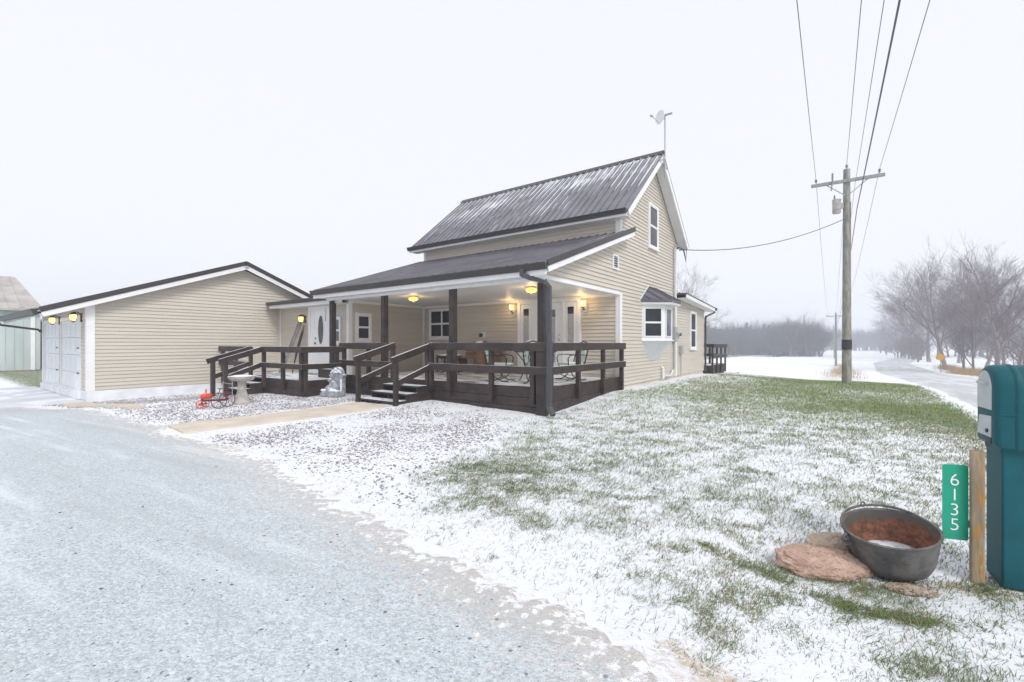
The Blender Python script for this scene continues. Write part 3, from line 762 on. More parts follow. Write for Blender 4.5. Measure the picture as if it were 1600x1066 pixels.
def ceil_lamp(label, x, y):
    t = thing('ceiling_lamp', label, 'lamp', (x, y, 2.70), 'yellow glass lamps on the porch ceiling', own=True)
    MB().lathe([(.001, 0), (.11, 0), (.12, -.02), (.001, -.022)], n=20).build('canopy', 'steel', t)
    m = MB().lathe([(.08, -.022), (.13, -.05), (.135, -.08), (.10, -.115), (.03, -.13), (.001, -.131)], n=8); m.build('lamp_shade', 'amber_c', t)
    bulb(t, (0, 0, -.26), 5.5)
    MB().sphere((0, 0, -.145), .014).build('finial', 'steel', t, True)
ceil_lamp('lit yellow glass ceiling lamp in the left half of the porch', -4.90, 1.01)
ceil_lamp('lit yellow glass ceiling lamp near the right corner porch post', -1.10, 1.20)

# ================================================================== THINGS ON WALLS AND ROOF
t = thing('electric_meter', 'grey electric meter and conduit running up the gable corner', 'meter', (0.02, 8.2, .4))
MB().box(.02, .14, 8.10, 8.36, 1.45, 1.95).build('meter_box', 'meter', t, bevel=.01)
m = MB(); m.tube([(.14, 8.23, 1.76), (.20, 8.23, 1.76)], .085, 16); m.sphere((.20, 8.23, 1.76), .07, 12, 8); m.build('meter_dome', 'palegrey', t, True)
m = MB().tube([(.06, 8.2, 1.95), (.06, 8.2, 4.62), (.09, 8.25, 4.72), (.16, 8.3, 4.68)], .022, 10); m.tube([(.06, 8.2, 1.46), (.06, 8.2, .55), (.06, 7.9, .45)], .024, 8)
m.build('conduit', 'steel', t, True)
m = MB()
for a, b in ((.3, .0), (.42, .08)): m.tube([(.16, 8.3, 4.68), (.30, 8.4, 4.60), (.36, 8.45+b, 4.60-a), (.30+b, 8.5, 4.62)], .012, 6)
m.build('service_wires', 'black', t)
t = thing('disconnect_box', 'small grey electrical box low on the addition wall below the meter', 'box', (.01, 9.05, 1.0))
MB().box(.004, .10, 8.95, 9.20, 1.02, 1.32).build('box_body', 'meter', t, bevel=.01); MB().tube([(.05, 9.05, 1.02), (.05, 9.05, .22)], .014, 8).build('conduit', 'steel', t)
m = MB().box(.10, .108, 8.97, 9.18, 1.04, 1.30); m.build('box_cover', 'meter', t)
t = thing('wall_phone_box', 'small round grey meter box on the wall right of the bay window', 'box', (.0, 8.75, 1.7))
MB().box(.004, .07, 8.72, 8.90, 1.62, 1.82).build('box_body', 'meter', t, bevel=.012); MB().tube([(.06, 8.81, 1.72), (.12, 8.81, 1.72)], .06, 14).build('dial', 'black', t)
t = thing('vent_pipe', 'white plastic pipe at the foot of the gable wall', 'pipe', (.15, 7.0, .2))
MB().tube([(.09, 6.95, .26), (.09, 6.95, .60), (.03, 6.95, .66)], .038, 10).build('riser', 'pvc', t, True)
MB().tube([(.09, 6.95, .40), (.12, 7.25, .36), (.10, 7.7, .34), (.08, 7.98, .5)], .026, 8).build('branch_pipe', 'pvc', t, True)
# satellite dish
t = thing('satellite_dish', 'small white satellite dish on a thin mast at the ridge end', 'dish', (.40, 6.15, 6.6))
MB().tube([(.40, 6.15, 6.35), (.40, 6.15, 8.22)], .02, 8).build('mast', 'steel', t)
m = MB().tube([(.40, 6.15, 6.95), (.36, 5.78, 6.75)], .014, 6); m.tube([(.40, 6.15, 6.95), (.36, 6.55, 6.72)], .014, 6); m.tube([(.36, 5.78, 6.75), (.36, 6.55, 6.72)], .012, 6); m.build('bracket', 'steel', t)
m = MB(); ax = Vector((-.50, -.92, .06)).normalized(); sdv = ax.cross(Vector((0, 0, 1))).normalized(); uv = sdv.cross(ax); c0 = Vector((.28, 6.1, 8.18))
o = 0; vs = []; fs = []
NR, NA = 6, 24
for s in (0, 1):
    for i in range(NR+1):
        r = .185*i/NR
        for j in range(NA):
            a = 2*PI*j/NA; vs.append(c0+sdv*r*math.cos(a)*1.0+uv*r*math.sin(a)*1.12+ax*(r*r*.8-.012*s))
    b0 = s*(NR+1)*NA
    for i in range(NR):
        for j in range(NA): fs.append((b0+i*NA+j, b0+i*NA+(j+1) % NA, b0+(i+1)*NA+(j+1) % NA, b0+(i+1)*NA+j))
for j in range(NA): fs.append((NR*NA+j, NR*NA+(j+1) % NA, (2*NR+1)*NA+(j+1) % NA, (2*NR+1)*NA+j))
m.add(vs, fs); m.build('reflector', 'trim', t, True)
m = MB().tube([c0-ax*.01, c0-ax*.1, (.40, 6.15, 8.12)], .02, 8); m.tube([c0+uv*-.185+ax*.03, c0+ax*.32-uv*.05], .01, 6); m.bar(c0+ax*.30-uv*.05, c0+ax*.38-uv*.05, .05, .05); m.box(.38, .62, 6.10, 6.16, 8.20, 8.24); m.build('feed_arm', 'meter', t)
# ladder
t = thing('ladder', 'grey aluminium ladder leaning on the wall left of the entry door', 'ladder', (-10.0, .3, DZ))
A0, A1 = Vector((-10.42, .10, DZ)), Vector((-10.02, .58, 2.20)); w = Vector((.24, -.05, 0))
for o_ in (0, 1): MB().bar(A0+w*o_, A1+w*o_*.85, .03, .07, (0, 1, 0)).build('side_rail', 'alu', t)
for i in range(1, 8):
    p = A0.lerp(A1, i/8); MB().tube([p, p+w*(1-.15*i/8)], .016, 6).build('rung', 'alu', t)
t = thing('folded_parasol', 'dark folded parasol leaning beside the ladder at the entry door', 'parasol', (-9.7, .3, DZ))
MB().tube([(-9.92, .25, DZ), (-9.72, .56, 2.0)], .015, 8).build('pole', 'black', t)
MB().tube([(-9.88, .31, DZ+.35), (-9.83, .39, DZ+.8), (-9.755, .50, 1.72), (-9.735, .54, 1.88)], [.02, .045, .04, .015], 10).build('canopy', 'stain_bare', t, True)

# ================================================================== PORCH FURNITURE (house frame, own frames)
def chair(label, x, y, rot, z=.5):
    t = thing('patio_chair', label, 'chair', (x, y, z), 'black iron patio chairs on the porch', rot, own=True)
    m = MB().tube([(-.23, .22, .42)]+[(-.25+.0*i, .24+.03*i, .45+.11*i) for i in range(5)]+[(-.18, .38, .98), (0, .39, 1.03), (.18, .38, .98)]+[(.25, .36-.03*i, .89-.11*i) for i in range(5)]+[(.23, .22, .42)], .016, 6)
    m.build('back_frame', 'black', t, True)
    m = MB()
    for s in (-1, 1):
        m.tube([(s*.03, .25, .46), (s*.14, .29, .62), (s*.10, .33, .78), (s*.0, .36, .92)], .011, 5)
        m.tube([(s*.2, .25, .46), (s*.07, .29, .64), (s*.17, .34, .86), (s*.08, .375, 1.0)], .011, 5)
    m.build('back_scroll', 'black', t)
    MB().bar((0, .235, .47), (0, .36, .96), .40, .03, (0, 1, 0)).build('back_cushion', 'mintc', t, bevel=.012)
    MB().box(-.24, .24, -.25, .22, .41, .47).build('seat', 'mintc', t, bevel=.02)
    for s in (-1, 1):
        MB().tube([(s*.26, .30, .66), (s*.29, 0, .68), (s*.28, -.2, .66), (s*.26, -.24, .58), (s*.24, -.22, .42)], .014, 6).build('armrest', 'black', t, True)
        MB().tube([(s*.22, -.22, .42), (s*.26, -.1, .12), (s*.24, .10, .02), (s*.25, .28, .02)], .014, 6).build('leg', 'black', t, True)
        MB().tube([(s*.22, .22, .42), (s*.26, .05, .12), (s*.24, -.12, .02), (s*.25, -.28, .02)], .014, 6).build('leg', 'black', t, True)
    t.scale = (1, 1, .92)
    return t
chair('iron patio chair nearest the corner post, its back turned to the front railing', -.78, 1.02, PI+.25)
chair('iron patio chair left of the patio table, seat facing the front door', -1.85, 1.0, 1.9)
chair('iron patio chair by the front door beyond the corner downspout', -.70, 2.35, -.5)
def table(label, x, y, r, h, snow=True, z=.5):
    t = thing('patio_table', label, 'table', (x, y, z), None, 0, own=True)
    MB().lathe([(.001, h), (r, h), (r, h-.012), (.001, h-.012)], n=36).build('glass_top', 'tableglass', t)
    MB().torus((0, 0, h-.02), r-.01, .016, 36, 6).build('rim', 'black', t, True)
    for k in range(4):
        a = PI/4+k*PI/2; c, s_ = math.cos(a), math.sin(a)
        MB().tube([(c*(r-.05), s_*(r-.05), h-.03), (c*r*.4, s_*r*.4, h*.5), (c*r*.75, s_*r*.75, 0)], .014, 6).build('leg', 'black', t, True)
    if snow:
        m = MB().lathe([(.001, h+.035), (r*.6, h+.03), (r*.93, h+.012), (r*.95, h+.001)], n=36)
        m.build('snow_cover', 'snow', t, True)
    return t
table('round glass patio table dusted with snow among the chairs', -1.35, 1.75, .52, .72)
table('small glass side table near the top of the porch steps', -4.55, 2.1, .34, .55)
t = thing('flower_pot', 'small white snow capped pot on the patio table', 'pot', (-1.62, 1.88, 1.255), own=True)
MB().lathe([(.001, 0), (.07, 0), (.10, .13), (.11, .14), (.09, .145), (.001, .12)], n=16).build('pot_body', 'pvc', t, True); MB().sphere((0, 0, .15), .10, 12, 8, .7).build('snow_cap', 'snow', t, True)
t = thing('wooden_bench', 'brown wooden bench with a board back against the porch wall', 'bench', (-4.4, 3.2, .5))
for x in (-5.1, -4.4, -3.72): MB().box(x-.03, x+.03, 3.02, 3.44, .5, .93).build('leg', 'benchwood', t)
MB().box(-5.15, -3.67, 2.98, 3.42, .931, .975).build('seat', 'benchwood', t, bevel=.006)
for i in range(3): MB().box(-5.15, -3.67, 3.43, 3.465, 1.0+i*.145, 1.135+i*.145).build('back_board', 'benchwood', t, bevel=.005)
t = thing('stool', 'dark wooden stool with a brown cushion between bench and steps', 'stool', (-5.75, 3.1, .5), own=True)
MB().box(-.2, .2, -.2, .2, .44, .52).build('cushion', 'brown', t, bevel=.025); MB().box(-.21, .21, -.21, .21, .41, .438).build('seat', 'stain_bare', t)
for a in (-.17, .17):
    for b in (-.17, .17): MB().box(a-.02, a+.02, b-.02, b+.02, 0, .41).build('leg', 'stain_bare', t)
t = thing('watering_can', 'white snow capped goose shaped ornament standing behind the top rail', 'ornament', (-3.95, 2.75, .5), own=True)
MB().lathe([(.001, 0), (.13, 0), (.15, .35), (.12, .62), (.05, .72), (.001, .73)], n=14).build('body', 'benchwood', t, True)
MB().tube([(-.16, 0, .80), (-.10, 0, .92), (.0, 0, .94), (.12, 0, .84), (.18, 0, .74)], [.03, .05, .05, .09, .04], 10).build('head', 'snow', t, True)
t['label'] = 'small brown garden ornament with a white snow cap in front of the porch bench'; t.name = 'garden_ornament'

# ================================================================== YARD ORNAMENTS
X, Y = -6.32, 10.65
t = thing('bird_bath', 'grey cast stone bird bath with snow in its bowl', 'bird bath', (X, Y, tz(X, Y)), own=True, world=True)
MB().lathe([(.001, -.05), (.20, -.05), (.205, .02), (.17, .06), (.13, .16), (.095, .30), (.09, .44), (.10, .50), (.001, .50)], n=8).build('pedestal', 'stone', t, True)
MB().lathe([(.001, .50), (.12, .505), (.24, .54), (.285, .60), (.29, .635), (.26, .64), (.24, .61), (.001, .60)], n=20).build('bowl', 'stone', t, True)
MB().lathe([(.001, .665), (.15, .655), (.25, .63), (.252, .605)], n=20).build('snow_fill', 'snow', t, True)

X, Y = -6.45, 9.9
t = thing('toy_tractor', 'small red metal tractor ornament with spoked wheels beside the bird bath', 'garden ornament', (X, Y, tz(X, Y)), own=True, world=True, rot=.05)
MB().tube([(-.30, 0, .24), (-.285, 0, .24), (-.10, 0, .26), (-.085, 0, .26)], [.045, .06, .06, .045], 14).build('hood', 'red', t, True)
m = MB().bar((-.30, 0, .15), (.22, 0, .17), .05, .04); m.bar((-.28, 0, .05), (-.28, 0, .2), .03, .03, (1, 0, 0)); m.build('frame', 'rustred', t)
MB().tube([(-.2, 0, .3), (-.2, 0, .40)], .014, 8).build('exhaust', 'red', t)
def wheel(name, c, R, n, r=.009):
    m = MB().torus(c, R, r, 28, 6, 'y')
    for k in range(n):
        a = 2*PI*k/n; m.tube([c, (c[0]+R*math.cos(a), c[1], c[2]+R*math.sin(a))], .004, 4)
    m.tube([(c[0], c[1]-.02, c[2]), (c[0], c[1]+.02, c[2])], .025, 10)
    return m.build(name, 'rustred' if R > .1 else 'red', t)
for s in (-1, 1):
    wheel('wheel', (.16, s*.16, .17), .165, 10); wheel('wheel', (-.27, s*.10, .08), .078, 6)
MB().tube([(.16, -.16, .17), (.16, .16, .17)], .012, 6).build('axle', 'rustred', t)
m = MB().tube([(.05, 0, .28), (.10, 0, .40)], .008, 6); m.torus((.10, 0, .41), .05, .006, 16, 5); m.build('steering_wheel', 'rustred', t)
m = MB().box(.18, .30, -.07, .07, .30, .315); m.bar((.22, 0, .18), (.24, 0, .30), .03, .03); m.build('seat', 'rustred', t)
m = MB()
for px in (.10, .30): m.tube([(px, .1, .2), (px, .1, .56)], .009, 6)
m.tube([(.10, .1, .53), (.30, .1, .50)], .007, 6); m.build('canopy_frame', 'alu', t)

t = thing('garden_fountain', 'snow covered stone fountain with scrolled arch top beside the porch steps', 'fountain', (-6.02, -.66, zt_l(-6.02, -.66)), rot=.25, own=True)
n = 20
poly = [(-.21, 0), (.21, 0), (.21, .50), (.25, .52), (.25, .56), (.20, .57)]+[(.19*math.cos(PI*i/n), .57+.19*math.sin(PI*i/n)) for i in range(1, n)]+[(-.20, .57), (-.25, .56), (-.25, .52), (-.21, .50)]
MB().prism(poly, .12, 'xz', .02).build('back_panel', 'frost_stone', t, bevel=.01)
m = MB()
for s in (-1, 1):
    pts = [(s*(.17-.02*i+.0), -.0+.005, .60+.028*i-.0025*i*i) for i in range(7)]; m.tube(pts, .018, 6)
    m.tube([(s*(.06+.03*math.cos(a*.9)), .0, .64+.03*math.sin(a*.9)) for a in range(8)], .012, 6)
    m.tube([(s*.18, .0, .08+.09*i) for i in range(5)], [.03, .018, .026, .018, .03], 8)
m.sphere((0, 0, .70), .035); m.sphere((.0, .0, .63), .03); m.build('scroll_relief', 'snow', t, True)
MB().prism([(-.33, 0), (.27, 0), (.27, .10), (.22, .16), (-.20, .16), (-.30, .10)], .26, 'xz', -.24).build('basin', 'frost_stone', t, bevel=.02)
m = MB(); m.tube([(.05, -.05, .14), (.04, -.06, .24), (.0, -.07, .33), (-.05, -.08, .38)], [.10, .09, .075, .05], 12); m.sphere((-.10, -.10, .42), .058, 12, 8); m.tube([(-.02, -.1, .3), (-.12, -.17, .25), (-.17, -.18, .20)], [.035, .03, .025], 8); m.tube([(.06, -.1, .18), (-.06, -.2, .2), (-.14, -.2, .10)], [.05, .045, .04], 8)
m.build('figure', 'frost_stone', t, True)
m = MB()
for i in range(9): m.sphere((-.26+.06*i, -.17+random.uniform(-.04, .05), .16+random.uniform(0, .02)), random.uniform(.035, .06), 8, 6, .7)
m.build('snow_lump', 'snow', t, True)

# ------------------------------------------------------------------ mailbox
MA = math.atan2(400, 711)        # mailbox yaw: its front is turned a little from the house's
mx, my = 2.765, 2.60             # near front corner of the upper body
t = thing('mailbox', 'large teal plastic mailbox on its own pedestal with a pale grey door', 'mailbox', (mx, my, 0), own=True, world=True, rot=-MA)
# own frame: x = along the box (to the right, towards the viewer), y = depth (front panel spans y 0..W)
W = .285
def arch(w, z0, zs, ztop, inset=0.0, n=14):
    c = w/2; a = w/2-inset; p = [(inset, z0+inset), (w-inset, z0+inset), (w-inset, zs)]
    p += [(c+a*math.cos(PI*i/n), zs+(ztop-inset-zs)*math.sin(PI*i/n)) for i in range(1, n)]
    p += [(inset, zs)]; return p
m = MB()
rings = []
prof = [(0.0, .022), (.012, .006), (.03, 0.0), (.080, 0.0), (.086, -.006), (.104, -.006), (.110, 0.0), (.47, 0.0), (.478, -.006), (.50, -.006), (.508, 0), (.60, 0), (.62, .02)]
for x, ins in prof:
    ring = []
    for y, z in arch(W, .80, 1.135, 1.272, ins):
        bulge = 0
        ring.append((x, y, z))
    rings.append(ring)
nn = len(rings[0]); vs = [p for r in rings for p in r]; fs = []
for i in range(len(rings)-1):
    for j in range(nn): fs.append((i*nn+j, i*nn+(j+1) % nn, (i+1)*nn+(j+1) % nn, (i+1)*nn+j))
fs += [tuple(range(nn)), tuple(reversed(range((len(rings)-1)*nn, len(rings)*nn)))]
m.add(vs, fs)
m.box(.02, .60, -.004, W+.004, .985, .997)
body = m.build('body', 'teal', t, True, bevel=.004)
m = MB().prism([(.03, 0), (.255, 0), (.255, .80), (.245, .83), (.04, .83), (.03, .80)], .58, 'yz', .035); m.box(.24, .27, .022, W-.022, .0, .78); m.box(.5, .53, .022, W-.022, 0, .78)
m.prism([(.04, .76), (.25, .76), (.28, .81), (.01, .81)], .56, 'yz', .03)
m.build('pedestal', 'teal', t, True, bevel=.01)
def front(poly, x0, x1, name, mat, par, bev=.004):
    return MB().prism(poly, x1-x0, 'yz', x0).build(name, mat, par, bevel=bev)
door_ = front([(y+.055, z) for y, z in arch(W-.085, 1.01, 1.13, 1.238)], -.004, .02, 'door', 'palegrey', t)
MB().bar((-.012, .09, 1.165), (-.012, W-.07, 1.165), .02, .016).build('door_latch', 'palegrey', door_, bevel=.004)
front([(.06, .85), (W-.03, .85), (W-.06, .965), (.06, .975)], -.005, .02, 'newspaper_panel', 'palegrey', t)
m = MB().tube([(-.012, .10, .885), (-.004, .10, .885)], .012, 12); m.build('lock', 'black', t)
MB().box(-.004, .01, .06, .12, .815, .85).build('slot', 'black', t)

# wooden post with the house number sign
t = thing('wooden_post', 'grey weathered wooden post at the mailbox front', 'post', (2.745, 2.685, 0), own=True, world=True, rot=-.62)
m = MB().box(-.030, .030, -.030, .030, -.2, .765)
m.build('post_body', 'oldwood', t, bevel=.008)
# sign
sx0, sy0 = 2.665, 2.735
t = thing('house_number_sign', 'green metal house number sign reading 6135 on the wooden post', 'sign', (sx0, sy0, .22), own=True, world=True, rot=-.30)
SWd, SHt = .126, .45
n = 6; r = .015; pts = []
for cx, cz, a0 in ((SWd/2-r, SHt-r, 0), (-SWd/2+r, SHt-r, PI/2), (-SWd/2+r, r, PI), (SWd/2-r, r, 1.5*PI)):
    for i in range(n+1): a = a0+PI/2*i/n; pts.append((cx+r*math.cos(a), cz+r*math.sin(a)))
MB().prism(pts, .003, 'xz', 0).build('plate', 'sgreen', t)
cu = bpy.data.curves.new('digits', 'FONT'); cu.body = '6\n1\n3\n5'; cu.align_x = 'CENTER'; cu.size = .104; cu.space_line = .86; cu.extrude = .0008
cu.materials.append(M['swhite']); cu.offset = -.0012
tmp = bpy.data.objects.new('tmp', cu); COL.objects.link(tmp); bpy.context.view_layer.update()
me = bpy.data.meshes.new_from_object(tmp.evaluated_get(bpy.context.evaluated_depsgraph_get())); bpy.data.objects.remove(tmp); me.name = 'digits'
o = bpy.data.objects.new('digits', me); COL.objects.link(o); o.parent = t; o.location = (-.005, -.0022, SHt-.125); o.rotation_euler = (PI/2, 0, 0)
MB().box(SWd/2-.02, SWd/2+.025, .0035, .012, .08, .12).build('bracket', 'steel', t)

# ------------------------------------------------------------------ cauldron and rocks
t = thing('cauldron', 'old cast iron cauldron with rusty inside and bail handle beside the rocks', 'cauldron', (2.345, 2.80, .012), own=True, world=True)
t.rotation_euler = (.07, -.19, .2)
R0 = .238
outer = [(.001, 0), (.09, .002), (.14, .012), (.178, .04), (.200, .085), (.212, .14), (.222, .20), (R0-.002, .262), (R0+.005, .272)]
MB().lathe(outer+[(R0-.009, .275), (R0-.013, .266)], n=56).build('bowl', 'pot', t, True)
MB().lathe([(R0-.012, .268), (.212, .20), (.202, .14), (.188, .09), (.16, .055), (.001, .04)], n=56).build('bowl_inside', 'potin', t, True)
m = MB(); rs = [(.001, .098), (.06, .097), (.11, .094), (.16, .088), (.184, .080)]
m.lathe(rs, n=40); m.build('snow_inside', simple('leafy_snow', (.70, .71, .73), .8, .15, 7, .4, 30, dirt=((.13, .07, .035), .50)), t, True)
for a in (-.30, PI-.30):
    m = MB(); c, s_ = math.cos(a), math.sin(a); m.torus((c*(R0+.012), s_*(R0+.012), .235), .026, .009, 14, 6, 'x' if abs(c) < .7 else 'y')
    m.bar((c*(R0-.01), s_*(R0-.01), .205), (c*(R0+.02), s_*(R0+.02), .205), .03, .02)
    m.build('lug', 'pot', t, True)
pts = []
for i in range(25):
    f = i/24; a = -.30+PI*f
    r = R0+.02 if f in (0, 1) else R0-.0
    z = .24+.055*math.sin(PI*f)**.5
    pts.append((r*math.cos(a), r*math.sin(a), z))
MB().tube(pts, .0075, 8).build('handle', 'rustred' if False else 'pot', t, True)
m = MB().torus((.07, .226, .305), .015, .005, 12, 5, 'y'); m.build('handle_loop', 'pot', t, True)
def rock(name, label, X, Y, sx, sy, sz, mat, seed, rot=0, z=0):
    bm = bmesh.new(); bmesh.ops.create_icosphere(bm, subdivisions=5, radius=1)
    for v in bm.verts:
        p = v.co*1.3+Vector((seed, 0, 0))
        d = 1+.13*mn.fractal(p*.8, 1, 2, 3)+.06*mn.noise(p*2.3)+.03*mn.noise(p*5)
        v.co = Vector((v.co.x*d*sx, v.co.y*d*sy, max(v.co.z*d, -.35)*sz)) + Vector((mn.noise(p*7), mn.noise(p*7+Vector((5, 0, 0))), mn.noise(p*7+Vector((0, 9, 0)))))*.010
    me = bpy.data.meshes.new(name); bm.to_mesh(me); bm.free(); me.materials.append(M[mat])
    me.polygons.foreach_set('use_smooth', [True]*len(me.polygons))
    o = bpy.data.objects.new(name, me); COL.objects.link(o); o.location = (X, Y, z); o.rotation_euler.z = rot
    return tag(o, label, 'rock')
rock('boulder', 'large pinkish flat boulder left of the iron cauldron', 1.93, 2.86, .27, .17, .082, 'rock', 3.1, -.12, .02)
rock('boulder', 'smaller pale tan rock half hidden behind the pink boulder and cauldron', 2.12, 3.02, .17, .13, .12, 'rock2', 8.4, .3, .02)
rock('flat_stone', 'small flat tan stone lying in front of the cauldron', 2.26, 2.58, .12, .05, .025, 'rock2', 14.2, -.4, 0.0)

# ================================================================== POLES AND LINES
RD = Vector((500/711, 1, 0)).normalized(); RN = Vector((RD.y, -RD.x, 0))
def pole(label, X, Y, top, transformer=False, band=False):
    zb = tz(X, Y)
    t = thing('utility_pole', label, 'utility pole', (X, Y, zb), 'wooden utility poles along the road', math.atan2(RN.y, RN.x), own=True, world=True)
    H = top-zb
    MB().tube([(0, 0, -.4), (0, 0, H*.5), (0, 0, H)], [.155, .13, .105], 14).build('pole_shaft', 'polewood', t, True)
    MB().box(-1.07, 1.07, -.16, -.06, H-.49, H-.38).build('crossarm', 'armwood', t, bevel=.006)
    for s in (-1, 1): MB().bar((s*.62, -.11, H-.47), (s*.06, -.12, H-.95), .035, .012, (0, 1, 0)).build('brace', 'steel', t)
    for x, z in ((-.92, H-.38), (.92, H-.38), (0, H)):
        MB().lathe([(.001, 0), (.012, 0), (.012, .06), (.045, .07), (.028, .10), (.05, .12), (.03, .17), (.001, .175)], (x, -.11 if x else 0, z), 12).build('insulator', 'insul', t, True)
    if transformer:
        tr = MB().lathe([(.001, 0), (.12, 0), (.13, .02), (.13, .46), (.145, .47), (.14, .50), (.001, .52)], (-.30, -.05, H-1.55), 20).build('transformer', 'rusttank', t, True)
        MB().lathe([(.001, 0), (.02, 0), (.035, .04), (.02, .06), (.03, .1), (.012, .16), (.001, .165)], (-.36, -.05, H-1.03), 10).build('bushing', 'insul', tr, True)
        MB().bar((-.2, -.05, H-1.3), (-.05, -.03, H-1.3), .06, .2).build('hanger', 'steel', tr)
        m = MB().tube([(-.42, -.16, H-.1), (-.42, -.16, H-.35)], .03, 8); m.tube([(-.42, -.18, H-.4), (-.46, -.26, H-.75)], .022, 8); m.bar((-.42, -.17, H-.35), (-.42, -.17, H-.5), .04, .04, (0, 1, 0)); m.build('fuse_cutout', 'insul', t)
    if band:
        m = MB().tube([(0, 0, 1.22), (0, 0, 1.58)], .158, 14); m.build('black_band', 'black', t)
        m = MB().box(.10, .125, -.08, -.05, 0, H-1.2); m.build('cable_guard', 'oldwood', t)
    return Vector((X, Y, zb)), H
P1 = Vector((12.1, 16.45, 0))
p1, H1 = pole('nearest wooden utility pole with crossarm, transformer and black band', 12.1, 16.45, 7.68, True, True)
P2 = P1+RD*56; p2, H2 = pole('second utility pole, small beside the nearest one', P2.x, P2.y, 5.55)
P3 = P1+RD*112; pole('third utility pole, faint in the haze', P3.x, P3.y, 5.0)
def sagline(a, b, sag, r, n=40):
    a, b = Vector(a), Vector(b); pts = []
    for i in range(n+1):
        f = i/n; p = a.lerp(b, f); p.z -= sag*4*f*(1-f); pts.append(p)
    return MB().tube(pts, r, 6)
def line(label, off, z1, z2, r=.007, sag=.5):
    a0 = P1-RD*50+RN*off; a0.z = z1+.3
    a = P1+RN*off; a.z = z1
    b = P2+RN*off; b.z = z2
    c = P3+RN*off; c.z = z2-.55
    m = sagline(a0, a, sag, r); m2 = sagline(a, b, sag*1.2, r); m.add(m2.v, m2.f); m2 = sagline(b, c, sag, r); m.add(m2.v, m2.f)
    o = m.build('power_line', 'cable'); tag(o, label, 'power line', 'overhead lines on the utility poles')
line('thin power line on the left end of the crossarms', -.92, 7.47, 5.34)
line('thin power line on the right end of the crossarms', .92, 7.47, 5.34)
line('thin power line over the pole tops', 0.0, 7.86, 5.72)
line('thin line fixed to the pole below the crossarm', .22, 6.95, 5.0, .006)
line('thick dark cable lowest on the poles', .30, 6.25, 4.6, .014, .5)
a = Vector((*L2W(.2, 8.35), 4.6)); b = P1+Vector((-.12, -.06, 0)); b.z = 5.88
o = sagline(a, b, .38, .014).build('service_cable', 'cable'); tag(o, 'drooping service cable from the gable corner to the nearest pole', 'cable')

# road sign
lx, ly = 12.45, 0
def on_px_x(px, lx):
    dx = (px-800)/711.; tt = (lx+CT*PX-ST*PY)/(CT*dx-ST); return dx*tt, tt
X, Y = on_px_x(1470, 12.7)
t = thing('warning_sign', 'yellow diamond warning sign on a post beyond the road', 'sign', (X, Y, tz(X, Y)), own=True, world=True, rot=-.75)
h = .44; zc = 1.55
MB().prism([(-h, zc), (0, zc-h), (h, zc), (0, zc+h)], .01, 'xz', -.005).build('panel', 'yellow', t)
MB().bar((0, .03, -.3), (0, .03, zc+.3), .07, .04, (0, 1, 0)).build('post', 'oldwood', t)
m = MB()
for k in range(4):
    a0 = k*PI/2; a1 = a0+PI/2; g = h*.9
    m.bar((g*math.cos(a0), -.008, zc+g*math.sin(a0)), (g*math.cos(a1), -.008, zc+g*math.sin(a1)), .012, .004, (0, 1, 0))
m.build('border', 'black', t)

# ================================================================== BARN, SHED
def wbox_frame(X, Y, rot): return dict(at=(X, Y, 0))
bz = tz(-27, 26)
# barn: front wall along the B direction; near end out of frame to the left
bt = thing('barn', 'pale green sheet steel barn with a grey tin roof behind the garage', 'barn', (-27.3, 26.0, bz-.05), own=True, world=True, rot=math.atan2(CT, ST))
# own frame: x along the wall away, y to the left (back)
wl, wd, wh, rh = 12, 9, 3.65, 5.75
m = MB()
k = 0; x = -wl
while x < 0:
    m.box(x, x+.30, -.0, .03, 0.1, wh); m.box(x+.30, x+.34, -.035, .03, .1, wh); x += .34
m.build('front_wall', 'barn', bt)
MB().box(-wl, .02, 0.04, wd, 0.1, wh).build('end_wall', 'barn', bt)
MB().prism([(0.05, wh), (wd-.05, wh), (wd/2, rh-.25)], wl-.06, 'yz', -wl).build('gable_fill', 'barn', bt)
m = MB().add([(-wl-.3, -.35, wh-.1), (.35, -.35, wh-.1), (-.25, wd/2, rh), (-wl-.3, wd/2, rh), (-wl-.3, -.35, wh-.22), (.35, -.35, wh-.22), (-.25, wd/2, rh-.1), (-wl-.3, wd/2, rh-.1)],
             [(0,1,2,3),(7,6,5,4),(0,4,5,1),(1,5,6,2),(2,6,7,3),(3,7,4,0)])
for i in range(24):
    xx = -wl+i*.5; m.bar((xx, -.34, wh-.08), (xx, wd/2, rh+.02), .04, .04)
m.build('roof', 'barnroof', bt)
MB().add([(-wl-.3, wd+.35, wh-.1), (.35, wd+.35, wh-.1), (-.25, wd/2+.01, rh), (-wl-.3, wd/2+.01, rh), (-wl-.3, wd+.35, wh-.22), (.35, wd+.35, wh-.22), (-.25, wd/2+.01, rh-.1), (-wl-.3, wd/2+.01, rh-.1)],
         [(0,1,2,3),(7,6,5,4),(0,4,5,1),(1,5,6,2),(2,6,7,3),(3,7,4,0)]).build('roof', 'barnroof', bt)
MB().box(-wl, .04, -.05, -.01, -.3, .1).build('sill_board', 'oldshed', bt)
MB().box(-.15, .03, -.06, -.036, .1, wh-.1).build('corner_trim', 'trim', bt)
st = thing('old_shed', 'narrow weathered brown shed between the barn and the garage', 'shed', (-30.0, 28.2, tz(-30, 28)), own=True, world=True, rot=.1)
MB().box(-1.5, .9, 0, 2, -.2, 2.9).build('wall', 'oldshed', st); MB().prism([(-.25, 2.9), (2.2, 3.1), (2.2, 3.18), (-.25, 2.98)], 2.8, 'yz', -1.7).build('roof', 'barnroof', st)

